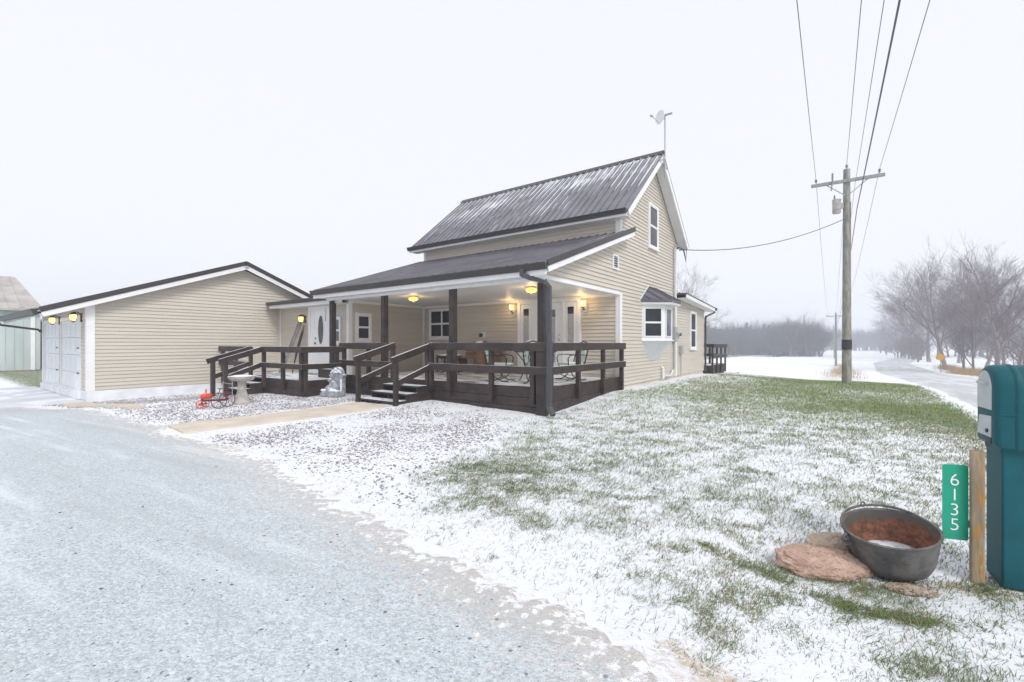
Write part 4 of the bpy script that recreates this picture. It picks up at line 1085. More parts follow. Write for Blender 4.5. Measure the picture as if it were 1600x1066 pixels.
# ================================================================== GROUND
def poly_dist(px, py, pts):
    d = np.full(np.shape(px), 1e9)
    for (ax, ay), (bx, by) in zip(pts, pts[1:]):
        vx, vy = bx-ax, by-ay; L = vx*vx+vy*vy
        tt = np.clip(((px-ax)*vx+(py-ay)*vy)/L, 0, 1)
        d = np.minimum(d, np.hypot(px-ax-tt*vx, py-ay-tt*vy))
    return d
def masks(X, Y):
    """grass, gravel and tan-soil amounts of the yard"""
    lx, ly = W2L(X, Y); d = np.hypot(X, Y)
    ed = zone_drive_edge(lx)
    inyard = SS((ly-ed)/.25)
    # gravel bed before the house
    nz = fbm(X, Y, .6, 5)-.5
    bx = np.interp(ly, [-5, -3.5, -2, -.6, .2], [1.9, 1.3, .6, .1, -.3])
    gr = SS((bx+nz*1.6-lx)/.8)*SS((ly-ed-.02+nz*.8)/.5)*(1-SS((ly-.6)/.5))
    gr = gr*SS((lx+15)/3)
    band = SS((ly+1.15+nz*.5)/.5)*SS((lx+5.6)/.8)         # clean snow just before the porch
    gr = gr*(1-.88*band)
    # grass
    far = SS((d-6.5)/6.0)*SS((lx+.5)/3)
    n1 = fbm(X, Y, .35, 21)
    g = .20+.10*SS((d-3.2)/2.5)+.32*far+(.22+.33*far)*(n1-.5)
    g = g+.34*np.exp(-((X+.25)/.95)**2-((Y-4.95)/.75)**2)*(.4+1.2*fbm(X, Y, 1.5, 23))    # green patch by the gravel
    g = g+.12*np.exp(-((X-.7)/2.0)**2-((Y-6.3)/1.2)**2)
    g = g+.25*np.exp(-(ly-13.5)**2/9)*SS((lx-1.5)/2)
    an_ = fbm(X, Y, 5, 50, 3)
    arc = poly_dist(X, Y, [(1.28, 3.36), (1.35, 3.14), (1.50, 2.84), (1.66, 2.60), (1.86, 2.40), (2.15, 2.28)])
    g = g+1.5*np.clip(an_-.16, 0, 1)*np.exp(-(arc/.05)**2)
    rk = poly_dist(X, Y, [(1.66, 2.84), (1.95, 2.66), (2.15, 2.60), (2.45, 2.62), (2.75, 2.60)])
    g = g+.30*np.exp(-(rk/.08)**2)
    g = g-.30*(1-SS((ly-ed-.05)/.9))                        # snowy verge
    hw = SS((.9-lx)/.8)*SS((ly-3)/1)*(1-SS((ly-12)/1)); g = g-.5*hw    # snow along the gable
    g = g*inyard*(1-gr*.85)*(1-band*.95*SS((.4-lx)/.5))
    yard = (1-SS((ly-15.5+.8*nz)/1.2))*SS((lx+13)/4)
    yard = np.where(lx > 2.2, yard*(1-SS((lx-6.6)/.3)), yard)
    roadside = np.exp(-((lx-5.2)/1.1)**2)*SS((ly-8)/6)*(1-SS((ly-24)/8))
    g = g*yard + .55*roadside*(1-yard)
    leftg = SS((-lx-17.8)/.8)*SS((ly+5.4)/1)
    g = np.maximum(g, leftg*.75)
    # tan
    tn = np.exp(-((ly-ed-.04)/.26)**2)*(.50+1.8*(fbm(X, Y, 1.3, 40)-.5))
    tn = tn+.95*np.exp(-((X-2.08)/.16)**2-((Y-2.36)/.07)**2)+.6*np.exp(-((X-2.22)/.08)**2-((Y-2.22)/.08)**2)
    tn = tn+.65*np.exp(-(rk/.12)**2)*SS((X-2.0)/.3)+.35*np.exp(-(poly_dist(X, Y, [(1.2, 1.95), (2.6, 1.9)])/.12)**2)*fbm(X, Y, 3, 4)
    tn = tn+.85*np.exp(-((lx-4.3)/.9)**2)*SS((ly-15)/2)*(1-SS((ly-70)/20))     # weedy strip under the lines
    tn = tn+1.0*np.exp(-((lx-13.0-.02*ly)/1.1)**2)*SS((ly-6)/4)*(1-SS((ly-60)/20))
    tn = tn+.55*np.exp(-(poly_dist(X, Y, [(2.55, 2.62), (2.95, 2.42), (3.3, 2.25)])/.10)**2)
    return np.clip(g, 0, 1), np.clip(gr, 0, 1), np.clip(tn, 0, 1)

def axis(lo, hi, A, n):
    u = np.linspace(math.asinh(lo/A), math.asinh(hi/A), n); return A*np.sinh(u)
gx = axis(-300, 300, 3.0, 400); gy = axis(-9, 395, 2.6, 330)+0.0
GXm, GYm = np.meshgrid(gx, gy)
Zm = terrain(GXm, GYm)
gG, gV, gT = masks(GXm, GYm)
near = 1-SS((np.hypot(GXm, GYm)-14)/10)
lxm, lym = W2L(GXm, GYm)
yardm = SS((lym-zone_drive_edge(lxm)-.05)/.4)
Zm = Zm + near*yardm*(.030*(fbm(GXm, GYm, 1.6, 60)-.5)+.016*(fbm(GXm, GYm, 6, 61, 3)-.5))
# keep ground under walls/decks low enough
def grid_obj(name, X, Y, Z, mat, attrs=None):
    h, w = X.shape
    me = bpy.data.meshes.new(name)
    co = np.stack([X, Y, Z], -1).reshape(-1, 3)
    idx = np.arange(h*w).reshape(h, w)
    q = np.stack([idx[:-1, :-1], idx[:-1, 1:], idx[1:, 1:], idx[1:, :-1]], -1).reshape(-1, 4)
    me.vertices.add(len(co)); me.vertices.foreach_set('co', co.ravel().astype(np.float32))
    me.loops.add(q.size); me.loops.foreach_set('vertex_index', q.ravel().astype(np.int32))
    me.polygons.add(len(q)); me.polygons.foreach_set('loop_start', np.arange(0, q.size, 4, dtype=np.int32))
    me.polygons.foreach_set('loop_total', np.full(len(q), 4, np.int32)) if False else None
    me.update(calc_edges=True); me.validate()
    for k, a in (attrs or {}).items():
        at = me.attributes.new(k, 'FLOAT', 'POINT'); at.data.foreach_set('value', a.ravel().astype(np.float32))
    me.polygons.foreach_set('use_smooth', [True]*len(me.polygons))
    me.materials.append(mat); o = bpy.data.objects.new(name, me); COL.objects.link(o); o['kind'] = 'structure'
    return o
def attr(nt, k): return nd(nt, 'ShaderNodeAttribute', attribute_name=k).outputs['Fac']
def ground_mat():
    m, nt, b = newmat('snowy_lawn')
    v = coords(nt)
    vs = coords(nt, (1, 1.6, 1), rot=(0, 0, .5))
    nf = noise_n(nt, vs, 34, 5, .72, .8)
    nm = noise_n(nt, vs, 5.5, 5, .68, .4)
    nl = noise_n(nt, v, 1.1, 3)
    snow = mix(nt, nl, (.77, .80, .85), (.84, .85, .87))
    gcol = mix(nt, rng(nt, noise_n(nt, v, 2.2, 5, .7), .35, .65), (.13, .19, .05), (.25, .27, .11))
    gcol = mix(nt, rng(nt, noise_n(nt, v, 50, 3), .4, .62), gcol, (.08, .095, .05))
    n = mth(nt, 'ADD', mth(nt, 'MULTIPLY', nf, .55), mth(nt, 'MULTIPLY', nm, .45))
    G = attr(nt, 'grass')
    thr = mth(nt, 'SUBTRACT', .78, mth(nt, 'MULTIPLY', G, .48))
    f = rng(nt, mth(nt, 'SUBTRACT', n, thr), -.035, .075)
    c = mix(nt, f, snow, gcol)
    # gravel bed: dark red and grey stones under thin snow
    vo = nd(nt, 'ShaderNodeTexVoronoi'); vo.inputs['Scale'].default_value = 34; lk(nt, v, vo.inputs['Vector'])
    sep = nd(nt, 'ShaderNodeSeparateColor'); lk(nt, vo.outputs['Color'], sep.inputs[0])
    sc = mix(nt, sep.outputs[0], (.15, .10, .10), (.30, .26, .26))
    sm = mth(nt, 'MULTIPLY', rng(nt, mth(nt, 'ADD', sep.outputs[1], mth(nt, 'MULTIPLY', mth(nt, 'SUBTRACT', nm, .5), 1.4)), .70, .80), rng(nt, vo.outputs['Distance'], .36, .24))
    c = mix(nt, mth(nt, 'MULTIPLY', sm, attr(nt, 'gravel')), c, sc)
    tcol = mix(nt, noise_n(nt, v, 12, 5, .7), (.34, .25, .15), (.62, .50, .36))
    tf = rng(nt, mth(nt, 'ADD', mth(nt, 'MULTIPLY', attr(nt, 'tan'), .50), mth(nt, 'MULTIPLY', mth(nt, 'SUBTRACT', n, .5), 1.9)), .24, .60, 0, .80)
    c = mix(nt, tf, c, tcol)
    lk(nt, c, b.inputs['Base Color']); b.inputs['Roughness'].default_value = .85
    b.inputs['Specular IOR Level'].default_value = .25
    bump(nt, b, mth(nt, 'ADD', mth(nt, 'MULTIPLY', nf, .5), nm), .55, .03)
    return m
grid_obj('ground', GXm, GYm, Zm-.012, ground_mat(), {'grass': gG, 'gravel': gV, 'tan': gT})

# driveway sheet
def drive_mat():
    m, nt, b = newmat('frosty_asphalt_driveway')
    v = coords(nt)
    vo = nd(nt, 'ShaderNodeTexVoronoi'); vo.inputs['Scale'].default_value = 82; lk(nt, coords(nt, (1, 1, 1)), vo.inputs['Vector'])
    vo2 = nd(nt, 'ShaderNodeTexVoronoi'); vo2.inputs['Scale'].default_value = 165; lk(nt, v, vo2.inputs['Vector'])
    sep = nd(nt, 'ShaderNodeSeparateColor'); lk(nt, vo.outputs['Color'], sep.inputs[0])
    sep2 = nd(nt, 'ShaderNodeSeparateColor'); lk(nt, vo2.outputs['Color'], sep2.inputs[0])
    st1 = mix(nt, sep.outputs[0], (.28, .325, .35), (.70, .755, .79))
    st2 = mix(nt, sep2.outputs[1], (.31, .355, .38), (.70, .755, .79))
    c = mix(nt, .5, st1, st2)
    fr = noise_n(nt, v, 20, 6, .75); big = noise_n(nt, v, .55, 4, .6)
    c = mix(nt, rng(nt, mth(nt, 'ADD', fr, mth(nt, 'MULTIPLY', mth(nt, 'SUBTRACT', big, .5), .55)), .50, .74, 0, .85), c, (.74, .80, .84))
    c = mix(nt, rng(nt, sep.outputs[2], .991, .995), c, (.18, .19, .20))
    tr = noise_n(nt, coords(nt, (.25, 2.6, 1), rot=(0, 0, TH-.12)), 1.0, 5, .6, .2)      # packed wheel ruts and wind streaks along the drive
    c = mix(nt, rng(nt, tr, .52, .70, 0, .55), c, (.80, .84, .87)); c = mix(nt, rng(nt, tr, .48, .33, 0, .45), c, (.44, .45, .45))
    c = mix(nt, rng(nt, noise_n(nt, coords(nt, (1, 2.2, 1), rot=(0, 0, .3)), 1.3, 6, .7), .66, .78, 0, .6), c, (.56, .50, .44))
    E = attr(nt, 'edge')
    nn_ = noise_n(nt, v, 14, 6, .7)
    tn_ = rng(nt, mth(nt, 'ADD', mth(nt, 'MULTIPLY', E, .8), mth(nt, 'MULTIPLY', mth(nt, 'SUBTRACT', nn_, .5), 1.5)), .15, .80, 0, .78)
    c = mix(nt, tn_, c, mix(nt, nn_, (.44, .37, .31), (.66, .60, .54)))
    s = rng(nt, mth(nt, 'ADD', mth(nt, 'MULTIPLY', E, 1.0), mth(nt, 'MULTIPLY', mth(nt, 'SUBTRACT', nn_, .5), 3.4)), .74, 1.05)
    c = mix(nt, s, c, SNOW)
    lk(nt, c, b.inputs['Base Color']); b.inputs['Roughness'].default_value = .8
    h = mth(nt, 'SUBTRACT', mth(nt, 'MULTIPLY', fr, .6), mth(nt, 'ADD', vo.outputs['Distance'], mth(nt, 'MULTIPLY', vo2.outputs['Distance'], .5)))
    bump(nt, b, h, .55, .008)
    return m
us = np.concatenate([np.linspace(-30, -9, 60), np.linspace(-9, 7.2, 420)[1:]])
vv = np.concatenate([np.linspace(0, .6, 26), np.linspace(.6, 12, 60)[1:]])
U, V = np.meshgrid(us, vv)
edn = zone_drive_edge(U)
XX, YY = L2W(U, edn)
jag = .50*(fbm(XX, YY, 1.5, 70, 5)-.5)+.20*(vn(XX, YY, 12, 71)-.5)
LYy = edn+jag*np.clip(1-V/.5, 0, 1)+.03-V
XX, YY = L2W(U, LYy)
ZZ = terrain(XX, YY)+.006-.022*np.clip(1-V/.08, 0, 1)
grid_obj('driveway', XX[::-1], YY[::-1], ZZ[::-1], drive_mat(), {'edge': np.exp(-V/.50)[::-1]})

# concrete walk, apron, road
def slab_poly(name, pts, th, mat, sub=.25, lift=.012):
    """slab following the ground along its first/last edges (quad)"""
    a, b, c, d = [Vector((*L2W(*p), 0)) for p in pts]
    n1 = max(2, int((b-a).length/sub)); n2 = max(2, int((d-a).length/sub))
    mb = MB(); 
    for top in (1, 0):
        for i in range(n1+1):
            for j in range(n2+1):
                f, g = i/n1, j/n2; p = a.lerp(b, f).lerp(d.lerp(c, f), g)
                mb.v.append((p.x, p.y, tz(p.x, p.y)+lift-(0 if top else th)))
    N = (n1+1)*(n2+1); W_ = n2+1
    for i in range(n1):
        for j in range(n2):
            q = (i*W_+j, (i+1)*W_+j, (i+1)*W_+j+1, i*W_+j+1); mb.f.append(q); mb.f.append(tuple(N+k for k in reversed(q)))
    for i in range(n1):
        for j in (0, n2): mb.f.append((i*W_+j, (i+1)*W_+j, N+(i+1)*W_+j, N+i*W_+j))
    for j in range(n2):
        for i in (0, n1): mb.f.append((i*W_+j, i*W_+j+1, N+i*W_+j+1, N+i*W_+j))
    o = mb.build(name, mat); o['kind'] = 'structure'; return o
slab_poly('walkway', [(-4.5, -4.78), (-3.55, -4.86), (-3.12, -1.25), (-4.25, -1.25)], .08, 'conc', lift=.022)
slab_poly('garage_apron', [(-18.5, -6.7), (-11.5, -6.0), (-11.42, -4.5), (-18.5, -4.5)], .1, 'apron', lift=.03)
slab_poly('garage_path', [(-11.45, -5.0), (-7.6, -4.55), (-7.6, -4.25), (-11.45, -4.5)], .06, 'conc', lift=.02)
def road_mat():
    m, nt, b = newmat('snow_dusted_road')
    v = coords(nt, rot=(0, 0, -TH+0)) ; vs = coords(nt, (1.6, .22, 1), rot=(0, 0, TH))
    n = noise_n(nt, vs, 1.0, 6, .68, .3); n2 = noise_n(nt, v, 9, 4)
    c = mix(nt, n2, (.44, .445, .46), (.55, .555, .57))
    c = mix(nt, rng(nt, n, .42, .66), c, (.66, .68, .71))
    c = mix(nt, rng(nt, noise_n(nt, coords(nt, (3, .5, 1), rot=(0, 0, TH)), 1.2, 6, .75), .62, .70, 0, .7), c, (.18, .18, .20))
    lk(nt, c, b.inputs['Base Color']); b.inputs['Roughness'].default_value = .8; return m
yy = np.concatenate([np.linspace(-14, 40, 110), np.linspace(40, 330, 80)[1:]]); xx = np.linspace(0, 1, 14)
A_, B_ = np.meshgrid(xx, yy)
bend = -18*SS((B_-45)/160)**1.0*0 + np.interp(B_, [-14, 40, 90, 330], [0, 0, 1.5, 30])
XX, YY = L2W(6.9+5.0*A_+bend+.12*(fbm(B_, A_*0, .7, 3)-.5), B_)
grid_obj('road', XX, YY, terrain(XX, YY)-.03+.10*np.sin(PI*A_)**.5, road_mat())

# ------------------------------------------------------------------ grass blades
def blades_obj(name, n, label, region, seed):
    r = np.random.default_rng(seed)
    X, Y, keep, wid, ln = region(r, n)
    X, Y, wid, ln = X[keep], Y[keep], wid[keep], ln[keep]
    k = len(X); Z = terrain(X, Y)-.012
    a = r.uniform(0, 2*PI, k); a = np.where(r.random(k) < .55, r.normal(.6, .6, k), a)
    tilt = r.uniform(.85, 1.50, k)
    dx, dy = np.cos(a), np.sin(a); sx, sy = -dy, dx
    hor = ln*np.sin(tilt); ver = ln*np.cos(tilt)
    co = np.zeros((k, 5, 3))
    for i, (f, g) in enumerate(((0, 1), (.5, .8))):
        for s, j in ((-1, 2*i), (1, 2*i+1)):
            co[:, j, 0] = X+dx*hor*f+s*sx*wid*g/2; co[:, j, 1] = Y+dy*hor*f+s*sy*wid*g/2
            co[:, j, 2] = Z+ver*(f*1.35)
    co[:, 4, 0] = X+dx*hor; co[:, 4, 1] = Y+dy*hor; co[:, 4, 2] = Z+ver
    base = np.arange(k)*5
    quads = np.stack([base, base+1, base+3, base+2], -1); tris = np.stack([base+2, base+3, base+4], -1)
    me = bpy.data.meshes.new(name); me.vertices.add(k*5); me.vertices.foreach_set('co', co.ravel().astype(np.float32))
    li = np.concatenate([quads.ravel(), tris.ravel()]).astype(np.int32)
    me.loops.add(len(li)); me.loops.foreach_set('vertex_index', li)
    ls = np.concatenate([np.arange(k)*4, 4*k+np.arange(k)*3]).astype(np.int32)
    me.polygons.add(2*k); me.polygons.foreach_set('loop_start', ls)
    me.update(calc_edges=True)
    t = r.random(k); br = (fbm(X, Y, .9, 33)-.5)*1.6+.42
    col = np.zeros((k, 3)); green = np.array([.15, .225, .06]); dark = np.array([.085, .10, .07]); brown = np.array([.27, .21, .11]); straw = np.array([.40, .31, .16])
    w = r.random((k, 1)); green = green[None]*(1+.75*SS((Y-5)/6))[:, None]; col = green*w+dark*(1-w)
    isb = (t < np.clip(br*.40, .06, .7))[:, None]; col = np.where(isb, brown*w+straw*(1-w)*.9, col)
    at = me.attributes.new('tint', 'FLOAT_COLOR', 'POINT')
    at.data.foreach_set('color', np.repeat(np.concatenate([col, np.ones((k, 1))], 1), 5, 0).ravel().astype(np.float32))
    m, nt, b = newmat('grass_blades_'+name)
    an = nd(nt, 'ShaderNodeAttribute', attribute_name='tint'); lk(nt, an.outputs['Color'], b.inputs['Base Color']); b.inputs['Roughness'].default_value = .7; b.inputs['Specular IOR Level'].default_value = .2
    me.materials.append(m); o = bpy.data.objects.new(name, me); COL.objects.link(o)
    tag(o, label, 'grass', None, 'stuff'); return o
def lawn_region(r, n):
    # log-uniform distance keeps the density on the picture even
    d = np.exp(r.uniform(math.log(1.7), math.log(21), n)); th = r.uniform(math.radians(-36), math.radians(50), n)
    X, Y = d*np.sin(th), d*np.cos(th)
    g, v, t = masks(X, Y); lx, ly = W2L(X, Y)
    cl = fbm(X, Y, 8, 80, 3)*.6+fbm(X+.4*Y, Y*1.6, 2.6, 81, 3)*.4
    p = np.clip((g*1.35+cl*2.0-1.21)*1.0, 0.0, 1)+.17*np.clip(g*2+.15, 0, 1)
    p = p*(1-.9*v)
    p = np.where((ly < zone_drive_edge(lx)+.05), 0, p)
    inside = (lx < .1) & (ly > -.15) & (lx > -20); p = np.where(inside, 0, p)
    p = np.where(lx > 6.9, 0, p)
    wid = np.clip(.0010+.00055*d, .0016, .010)*r.uniform(.7, 1.3, n); ln = r.uniform(.012, .036, n)*(1+.16*d)
    return X, Y, r.random(n) < p, wid, ln
blades_obj('grass', 760000, 'short green and brown lawn grass poking through thin snow', lawn_region, 5)
def tall_region(r, n):
    ly = r.uniform(14.5, 70, n); w = r.random(n)
    s = (r.random(n) < .84) & (ly > 0); ly = np.where(s, ly, r.uniform(20, 75, n))
    lx = np.where(s, 12.6+.02*ly+r.normal(0, .55, n), 4.6+r.normal(0, .5, n))
    lx = lx+np.where(~s, 0, np.interp(ly, [-14, 40, 90], [0, 0, 1.5]))
    X, Y = L2W(lx, ly); d = np.hypot(X, Y)
    cl = fbm(X, Y, .6, 90, 3)
    keep = (r.random(n) < np.clip((cl-.35)*3, 0, 1)) & ((lx < 6.6) | (lx > 12.1+np.interp(ly, [-14, 40, 90], [0, 0, 1.5])))
    return X, Y, keep, r.uniform(.010, .024, n), np.where(s, r.uniform(.25, .62, n), r.uniform(.12, .34, n))
def straw_obj():
    o = blades_obj('tall_grass', 30000, 'tall dry straw coloured grass along the road and under the lines', tall_region, 9)
    me = o.data; k = len(me.vertices)//5
    r = np.random.default_rng(3); w = r.random((k, 1)); col = np.array([.50, .36, .19])*w+np.array([.30, .21, .12])*(1-w)
    me.attributes['tint'].data.foreach_set('color', np.repeat(np.concatenate([col, np.ones((k, 1))], 1), 5, 0).ravel().astype(np.float32))
    co = np.zeros(k*15, np.float32); me.vertices.foreach_get('co', co); co = co.reshape(k, 5, 3)
    b0 = co[:, :2].mean(1)[:, None]; rel = co-b0; hor = np.hypot(rel[:, 4, 0], rel[:, 4, 1])
    rel[:, :, :2] *= .55; rel[:, :, 2] = rel[:, :, 2]*1.0+np.array([0, 0, .5, .5, 1.0])[None]*(hor*.8)[:, None]
    me.vertices.foreach_set('co', (b0+rel).ravel()); me.update()
straw_obj()

# ------------------------------------------------------------------ gravel stones (loose, half snowed in)
def gravel_obj():
    r = np.random.default_rng(21); n = 90000
    lx = r.uniform(-13, 2.2, n); ly = r.uniform(-5.3, .1, n); X, Y = L2W(lx, ly)
    g, v, t = masks(X, Y); cl = fbm(X, Y, 1.1, 95, 3)
    walk = (lx > -4.6) & (lx < -3.0) & (ly < -1.0) & (ly > -4.9)
    keep = (r.random(n) < v*np.clip((cl-.25)*2.2, .10, 1)) & ~walk & (np.abs(ly-(-4.4)) > .0)
    keep &= ~((lx > -9.5) & (lx < -6.5) & (ly > -1.2)); keep &= (r.random(n) < .60)
    X, Y = X[keep], Y[keep]; k = len(X); Z = terrain(X, Y)
    ico = [(0, 0, 1)]+[(.894*math.cos(2*PI*i/5), .894*math.sin(2*PI*i/5), .447) for i in range(5)]+[(.894*math.cos(2*PI*(i+.5)/5), .894*math.sin(2*PI*(i+.5)/5), -.447) for i in range(5)]+[(0, 0, -1)]
    ico = np.array(ico); F = [(0, i+1, (i+1) % 5+1) for i in range(5)]+[(i+1, i+6, (i+1) % 5+1) for i in range(5)]+[((i+1) % 5+1, i+6, (i+1) % 5+6) for i in range(5)]+[(11, (i+1) % 5+6, i+6) for i in range(5)]
    F = np.array(F)
    s = r.uniform(.006, .0145, (k, 1, 1))*r.uniform(.7, 1.25, (k, 1, 1)); asp = np.stack([r.uniform(.7, 1.5, k), r.uniform(.7, 1.2, k), r.uniform(.4, .8, k)], -1)[:, None, :]
    P = ico[None]*(1+r.uniform(-.18, .18, (k, 12, 1)))*s*asp
    a = r.uniform(0, 2*PI, k)[:, None]; c_, s_ = np.cos(a), np.sin(a)
    px = P[:, :, 0]*c_-P[:, :, 1]*s_; py = P[:, :, 0]*s_+P[:, :, 1]*c_
    co = np.stack([px+X[:, None], py+Y[:, None], P[:, :, 2]+Z[:, None]-.004], -1)
    fi = (F[None]+(np.arange(k)*12)[:, None, None]).reshape(-1)
    me = bpy.data.meshes.new('gravel'); me.vertices.add(k*12); me.vertices.foreach_set('co', co.ravel().astype(np.float32))
    me.loops.add(len(fi)); me.loops.foreach_set('vertex_index', fi.astype(np.int32)); me.polygons.add(k*20); me.polygons.foreach_set('loop_start', (np.arange(k*20)*3).astype(np.int32)); me.update(calc_edges=True)
    w = r.random((k, 1)); col = np.where(w < .5, np.array([[.21, .145, .14]]), np.where(w < .8, np.array([[.27, .24, .24]]), np.array([[.12, .10, .105]])))*r.uniform(.7, 1.4, (k, 1))
    at = me.attributes.new('tint', 'FLOAT_COLOR', 'POINT'); at.data.foreach_set('color', np.repeat(np.concatenate([col, np.ones((k, 1))], 1), 12, 0).ravel().astype(np.float32))
    m, nt, b = newmat('reddish_gravel'); an = nd(nt, 'ShaderNodeAttribute', attribute_name='tint')
    n3 = noise_n(nt, coords(nt), 26, 3)
    f = mth(nt, 'MULTIPLY', upmask(nt, .45, .8), rng(nt, n3, .44, .50))
    lk(nt, mix(nt, f, an.outputs['Color'], SNOW), b.inputs['Base Color']); b.inputs['Roughness'].default_value = .8
    me.materials.append(m); o = bpy.data.objects.new('gravel', me); COL.objects.link(o)
    tag(o, 'dark reddish gravel half covered by snow before the decks', 'gravel', None, 'stuff')
gravel_obj()
def pebbles_obj():
    r = np.random.default_rng(88); n = 230
    d = np.exp(r.uniform(math.log(1.6), math.log(9), n)); th = r.uniform(math.radians(-50), math.radians(12), n); X, Y = d*np.sin(th), d*np.cos(th)
    lx, ly = W2L(X, Y); k_ = ly < zone_drive_edge(lx)-.15; X, Y = X[k_], Y[k_]
    mb = MB()
    for x, y in zip(X, Y):
        q = float(r.uniform(.003, .010)); z = tz(x, y)+.006
        mb.lathe([(.0005, -q*.3), (q*.8, -q*.2), (q, q*.15), (q*.6, q*.5), (.0005, q*.6)], (x, y, z), 6, float(r.uniform(.7, 1.5)), float(r.uniform(.7, 1.2)))
    o = mb.build('pebbles', simple('dark_pebbles', (.17, .17, .18), .8, .6, 9), None, True, fixn=False); tag(o, 'loose dark pebbles scattered on the driveway', 'pebbles', None, 'stuff')
pebbles_obj()

# ================================================================== TREES
def grow(seed, H, spread=1.0, nmain=5, depth=4, twigs=True, trunk_r=.02, fork=.3):
    """bare tree: returns (trunk MB, branch MB)"""
    R = random.Random(seed); tr, br = MB(), MB()
    def branch(p, d, L, r, lev):
        n = 5 if lev < 2 else 4
        pts = [p.copy()]; rs = [r]; q = p.copy(); dd = d.copy()
        for i in range(n):
            dd = (dd+Vector((R.gauss(0, .075), R.gauss(0, .075), R.gauss(.055, .05)))).normalized()
            q = q+dd*(L/n); pts.append(q.copy()); rs.append(max(.0045, r*(1-.70*(i+1)/n)))
        br.tube(pts, rs, 5 if lev < 1 else (4 if lev < 2 else 3), False)
        if lev >= depth: return
        kids = {0: 7, 1: 7, 2: 6, 3: 4}.get(lev, 4)
        for k in range(kids):
            f = R.uniform(.25, 1.0); i = min(n-1, int(f*n)); g = f*n-i
            pp = pts[i].lerp(pts[i+1], g); d0 = (pts[i+1]-pts[i]).normalized()
            ax = d0.orthogonal().normalized(); ax.rotate(Matrix.Rotation(R.uniform(0, 2*PI), 3, d0))
            nd_ = (d0*math.cos(.6)+ax*math.sin(R.uniform(.35, .75))*spread).normalized()
            branch(pp, nd_, L*R.uniform(.42, .66), max(.0045, rs[i]*R.uniform(.42, .62)), lev+1)
    pts = []; rs = []; q = Vector((0, 0, -.3)); dd = Vector((R.gauss(0, .06), R.gauss(0, .06), 1)).normalized()
    r0 = H*trunk_r; nt_ = 8; Lt = H*.62
    for i in range(nt_+1):
        pts.append(q.copy()); rs.append(r0*(1.25 if i == 0 else 1)*(1-.72*i/nt_)); dd = (dd+Vector((R.gauss(0, .06), R.gauss(0, .06), .05))).normalized(); q = q+dd*(Lt/nt_)
    tr.tube(pts, rs, 9)
    for k in range(nmain+3):
        f = fork+(1-fork)*(k+R.random())/(nmain+3); f = min(f, .999); i = int(f*nt_); pp = pts[i].lerp(pts[i+1], f*nt_-i)
        a = k*2.4+R.uniform(-.4, .4); el = R.uniform(.55, 1.05)
        d0 = Vector((math.cos(a)*math.cos(el)*spread, math.sin(a)*math.cos(el)*spread, math.sin(el))).normalized()
        branch(pp, d0, H*R.uniform(.34, .52)*(1-.35*f+.1), rs[i]*.52, 0)
    branch(pts[-1], dd, H*.36, rs[-1], 1)
    return tr, br
VAR = []
def tree_mesh(seed, **kw):
    tr, br = grow(seed, **kw)
    root = thing('bare_tree', 'x', 'tree', (0, 0, 0), 'bare trees beyond the road', own=True, world=True)
    tr.build('trunk', 'bark', root, True, fixn=False); br.build('crown', 'twig', root, True, fixn=False)
    return root
protos = [tree_mesh(101, H=10, spread=1.0, depth=3, nmain=6, trunk_r=.018), tree_mesh(202, H=10, spread=.9, depth=3, nmain=8, fork=.2, trunk_r=.016),
          tree_mesh(303, H=10, spread=1.15, depth=3, nmain=7, fork=.25, trunk_r=.017), tree_mesh(404, H=10, spread=.8, depth=3, nmain=7, fork=.12, trunk_r=.013)]
used = [False]*4
def place_tree(v, px, lxx, Hh, label, rot, group='bare trees beyond the road', X=None, Y=None, wide=1.0):
    if X is None: X, Y = on_px_x(px, lxx)
    o = protos[v]
    if used[v]: o = copy_tree(protos[v])
    used[v] = True
    s = Hh/10.0
    o.location = (X, Y, tz(X, Y)); o.rotation_euler.z = rot; o.scale = (s*wide, s*wide, s); o['label'] = label; o['group'] = group
    return o
TREES = [
 (0, 1556, 15.0, 11.6, 'tall bare tree with the thickest trunk, right behind the teal mailbox', .3, 1.0),
 (1, 1588, 17.5, 10.5, 'bare tree at the right frame edge beside the thickest trunk', 1.2, 1.0),
 (3, 1522, 15.2, 9.0, 'slender bare tree leaning left of the thickest trunk', 2.0, 1.0),
 (3, 1505, 14.8, 8.5, 'forked young bare tree in the straw grass right of the yellow sign', 4.1, 1.1),
 (2, 1480, 14.2, 13.5, 'bare tree directly behind the yellow diamond sign', .9, 1.0),
 (0, 1452, 17.5, 18.5, 'broad bare tree with the highest crown left of the yellow sign', 2.6, 1.0),
 (1, 1428, 17.0, 14.0, 'bare tree left of the highest crown in the roadside row', 5.0, 1.0),
 (2, 1408, 17.0, 13.5, 'drooping bare tree near the left end of the roadside row', 3.4, 1.1),
 (1, 1394, 24.0, 17, 'leftmost bare tree of the roadside row, standing back from the road', 4.4, 1.1),
 (2, 1540, 20.0, 13.0, 'bare tree standing behind the thickest trunk', 5.3, 1.0),
 (1, 1498, 20.5, 15.0, 'bare tree in the second rank right of the yellow sign', 2.2, 1.0),
 (3, 1465, 22.0, 17.0, 'slim bare tree in the second rank behind the yellow sign', .2, 1.0),
 (0, 1437, 22.0, 15.5, 'bare tree in the second rank left of the yellow sign', 1.4, 1.0),
 (3, 1570, 21.0, 12.5, 'slim bare tree in the second rank at the right edge', 1.7, 1.1),
 (3, 1415, 22.0, 17.5, 'faint slim bare tree behind the drooping tree', 3.0, 1.1),
 (1, 1384, 29.0, 17.0, 'faint bare tree farthest along the road on its right', 3.9, 1.2),
]
for v, px, lxx, Hh, lab, rot, wd_ in TREES: place_tree(v, px, lxx, Hh, lab, rot, wide=wd_)
